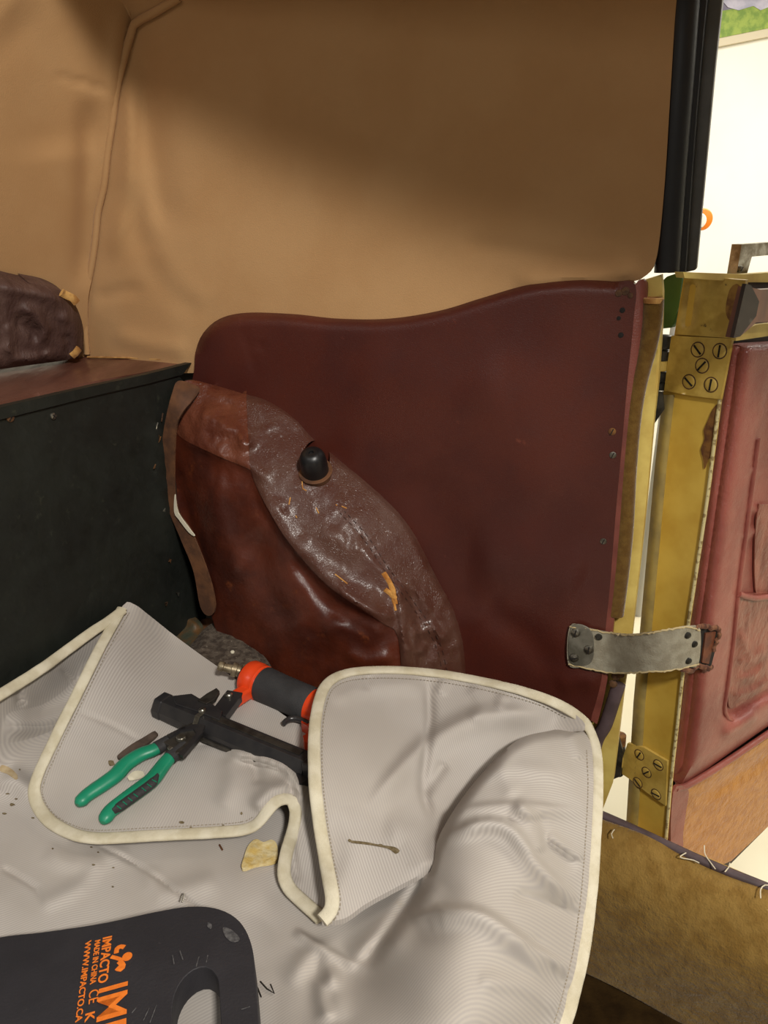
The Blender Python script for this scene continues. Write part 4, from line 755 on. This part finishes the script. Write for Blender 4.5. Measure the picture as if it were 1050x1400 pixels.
# ------------------------------------------------------------------ check strap
stp = thing('check_strap', 'grey leather check strap joining the side panel and the open door', 'strap', SIDE.p(800, 888, .02))
A_ = SIDE.p(779, 882, .0185); Bm = SIDE.p(826, 886, .0185); D1 = DOOR.p(945, 886, .022); D2 = DOOR.p(962, 884, .020)
top_y = [(779, 857), (800, 859), (830, 865), (860, 868), (890, 865), (915, 861), (940, 857), (957, 862)]
bot_y = [(777, 908), (800, 913), (830, 919), (860, 920), (890, 918), (915, 917), (940, 912), (955, 908)]
def strap_pt(px, py):
    px = np.atleast_1d(np.asarray(px, float)); py = np.atleast_1d(np.asarray(py, float))
    a = SIDE(px, py, .019); b = DOOR(px, py, .021); w = np.clip((px-820)/120, 0, 1); w = w*w*(3-2*w)
    ra = ((a-EYE)**2).sum(1)**.5; rb_ = ((b-EYE)**2).sum(1)**.5; r = ra*(1-w)+rb_*w+.012*np.sin(np.clip((px-820)/120, 0, 1)*math.pi)
    return EYE+(a-EYE)/ra[:, None]*r[:, None]
class SS:
    n = WN; h = 0
    def __call__(s, px, py, dh=0): return strap_pt(px, py)+WN*dh
    def p(s, px, py, dh=0): return s(px, py, dh)[0]
SSI = SS(); sheet('strap_leather', top_y+bot_y[::-1], SSI, stlea, stp, 4, .003)
q = spl(top_y, step=3); tube('frayed_edge', SSI(q[:, 0], q[:, 1], .0)+np.random.randn(len(q), 3)*.0005, .0012, .0012, tag and M('strap_fray', (176, 158, 118), .9), stp, up=WN, seg=6)
q = spl(bot_y, step=3); tube('frayed_edge', SSI(q[:, 0], q[:, 1], .0)+np.random.randn(len(q), 3)*.0005, .0012, .0012, bpy.data.materials['strap_fray'], stp, up=WN, seg=6)
sheet('end_plate', [(781, 857), (806, 860), (812, 886), (806, 908), (779, 905)], SIDE.off(.0205), M('grey_plate', (128, 124, 112), .45, (100, 96, 84), 40, metal=.4, bump=.3, bs=200), stp, 5, .002, True, bevel=.0005)
for x, y, a in ((787, 865, 1.4), (805, 888, 1.5), (785, 899, .4)): screw(SIDE.p(x, y, .0208), WN, .0062, steel, stp, ang=a, head=.45)
lathe('eyelet', SSI.p(819, 870, .0012), WN, [(0, .0045), (.001, .0044), (.0012, .003), (.0004, .0026)], dkmetal, stp, 16)
for x, y in ((940, 868), (949, 880), (941, 903)): lathe('rivet', SSI.p(x, y, .001), unit(WN+DE), [(0, .0046), (.0012, .0042), (.002, .002), (.0021, .0002)], dkmetal, stp, 16)
# ------------------------------------------------------------------ door sill and footwell
sz = SIDE.p(822, 1112, -.0)[2]
SILL = Surf((0, 0, sz), (0, 0, 1))
si = thing('door_sill', 'carpet covered door sill with a dark rubber edge below the open door', 'sill', SIDE.p(900, 1200))
sill_line = [(700, 1062), (822, 1114), (880, 1140), (940, 1168), (1000, 1194), (1050, 1214), (1200, 1276), (1500, 1400)]
q = spl(sill_line, step=10); SPd = SILL(q[:, 0], q[:, 1], .0)
tube('rubber_edge', SPd, .0065, .006, mauve, si, seg=14)
def ch(px, py):
    yl = np.interp(px, [p_[0] for p_ in sill_line], [p_[1] for p_ in sill_line]); v = py-yl
    return 0
# carpet: rolls over the sill's top then falls to the floor; swept from the sill edge in the car's own directions
sd = unit(SPd[-1]-SPd[0]); sin_ = np.cross(sd, [0, 0, 1.]); sin_ = sin_ if sin_@EYE-sin_@SPd[0] > 0 else -sin_; sin_ = unit(sin_)
prof = [(0, -.004), (.006, .002), (.016, .000), (.032, -.006), (.048, -.017), (.062, -.034), (.072, -.056), (.076, -.09), (.074, -.13), (.070, -.18), (.068, -.232)]
pv = spl(prof, step=None or .004, smooth=True); s0_, s1_ = SPd[0], SPd[-1]; ns = 160; V = []; Fc = []
for i in range(ns):
    t = i/(ns-1); b = s0_+(s1_-s0_)*t
    for j, (a, z) in enumerate(pv):
        V.append(b+sin_*(a+.003*math.sin(t*9+j*.1))+np.array([0, 0, z+.002*math.sin(t*23+j*.3)]))
m = len(pv)
for i in range(ns-1):
    for j in range(m-1): Fc.append((i*m+j, i*m+j+1, (i+1)*m+j+1, (i+1)*m+j))
o = mesh_obj('sill_carpet', V, Fc, carpet, si, True, None, recalc=True); md = o.modifiers.new('s', 'SOLIDIFY'); md.thickness = .006; md.offset = -1
box('sill_board', (s0_+s1_)/2+sin_*(-.008)+np.array([0, 0, -.13]), sd, sin_, np.array([0, 0, 1.]), (np.linalg.norm(s1_-s0_), .012, .24), yellow, si)
fz = sz-.235
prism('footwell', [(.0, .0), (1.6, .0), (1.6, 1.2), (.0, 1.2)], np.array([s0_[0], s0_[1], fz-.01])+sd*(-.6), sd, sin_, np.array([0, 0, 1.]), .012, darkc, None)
tag(bpy.data.objects['footwell'], 'carpeted floor of the footwell, painted dark for its deep shade', 'floor pan')
fs = thing('shade_front_seat', 'brown front seat back added out of view to shade the footwell', 'seat', (.62, .12, .45))  # unseen seat back added to keep the key lamp off the footwell
fsx = WN*1.0; prism('shade_seat_back', [(-.25, -.05), (.30, -.05), (.30, .05), (-.25, .05)], np.array([.62, .12, fz]), WN, WD, np.array([0, 0, 1.]), 1.16-fz, under_l, fs, .02)
for i, (pth, lab) in enumerate((([(938, 1166), (930, 1172), (948, 1176), (956, 1180)], 'pale wispy thread on the sill, left of the upright thread'), ([(963, 1156), (964, 1168), (972, 1180), (978, 1188)], 'pale upright thread hooked over the dark sill edge'), ([(991, 1192), (996, 1186), (998, 1180)], 'short pale thread on the dark sill edge, right of the upright thread'), ([(1040, 1228), (1040, 1216), (1046, 1210), (1056, 1212)], 'looped pale thread at the far right of the sill'), ([(838, 1146), (836, 1140), (840, 1134)], 'tiny pale thread on the sill carpet near the blanket'))):
    q = spl(pth, step=3); tag(tube('thread', SILL(q[:, 0], q[:, 1], .008), .0008, .0006, thr, seg=6), lab, 'thread')
# ------------------------------------------------------------------ things far behind in the garage
WALL = Surf((0, 4.19, 0), (0, -1, 0))
pc = thing('wall_picture', 'colourful framed picture of a car on grass, on the white garage wall', 'picture', WALL.p(1100, 0))
sheet('picture_frame', [(940, 72), (1400, -20), (1400, -20), (1400, -500), (940, -420)], WALL.off(.02), M('frame_cream', (206, 194, 166), .5), pc, 60, .03, False)
sheet('picture_grass', [(948, 59), (1392, -30), (1392, -60), (948, 22)], WALL.off(.024), M('grass_print', (150, 170, 70), .6, (110, 140, 50), 30), pc, 40, .003, False)
sheet('picture_road', [(948, 30), (1392, -55), (1392, -490), (948, -410)], WALL.off(.023), M('road_print', (150, 140, 158), .6, (110, 104, 124), 6), pc, 40, .003, False)
sheet('printed_car', [(985, -2), (1010, 14), (1030, 8), (1040, 14), (1060, 6), (1130, -6), (1150, -60), (1080, -90), (1000, -60)], WALL.off(.027), M('car_print', (196, 190, 206), .5, (150, 150, 170), 9), pc, 12, .002)
pol = thing('marker_stand', 'pale stand with a round orange and white head behind the black post', 'stand', WALL.p(960, 380))
MS = Surf((0, 2.6, 0), (0, -1, 0)); p0_ = MS.p(962, 300); pol.location = tuple((p0_[0]-.03, p0_[1], 0))
tube('pole', [p0_+np.array([-.045, .03, -p0_[2]]), p0_+np.array([-.03, .03, .06])], .02, .02, M('pale_grey', (196, 194, 188), .6), pol, up=(0, 1, 0), seg=14)
lathe('head', p0_+np.array([0, .01, 0]), (0, -1, 0), [(-.02, .028), (0, .034), (.008, .03), (.012, .015), (.013, .001)], M('orange_head', (240, 130, 20), .5), pol, 28)
lathe('badge', p0_+np.array([-.016, -.004, -.004]), (0, -1, 0), [(0, .024), (.006, .02), (.008, .002)], wallm, pol, 24)
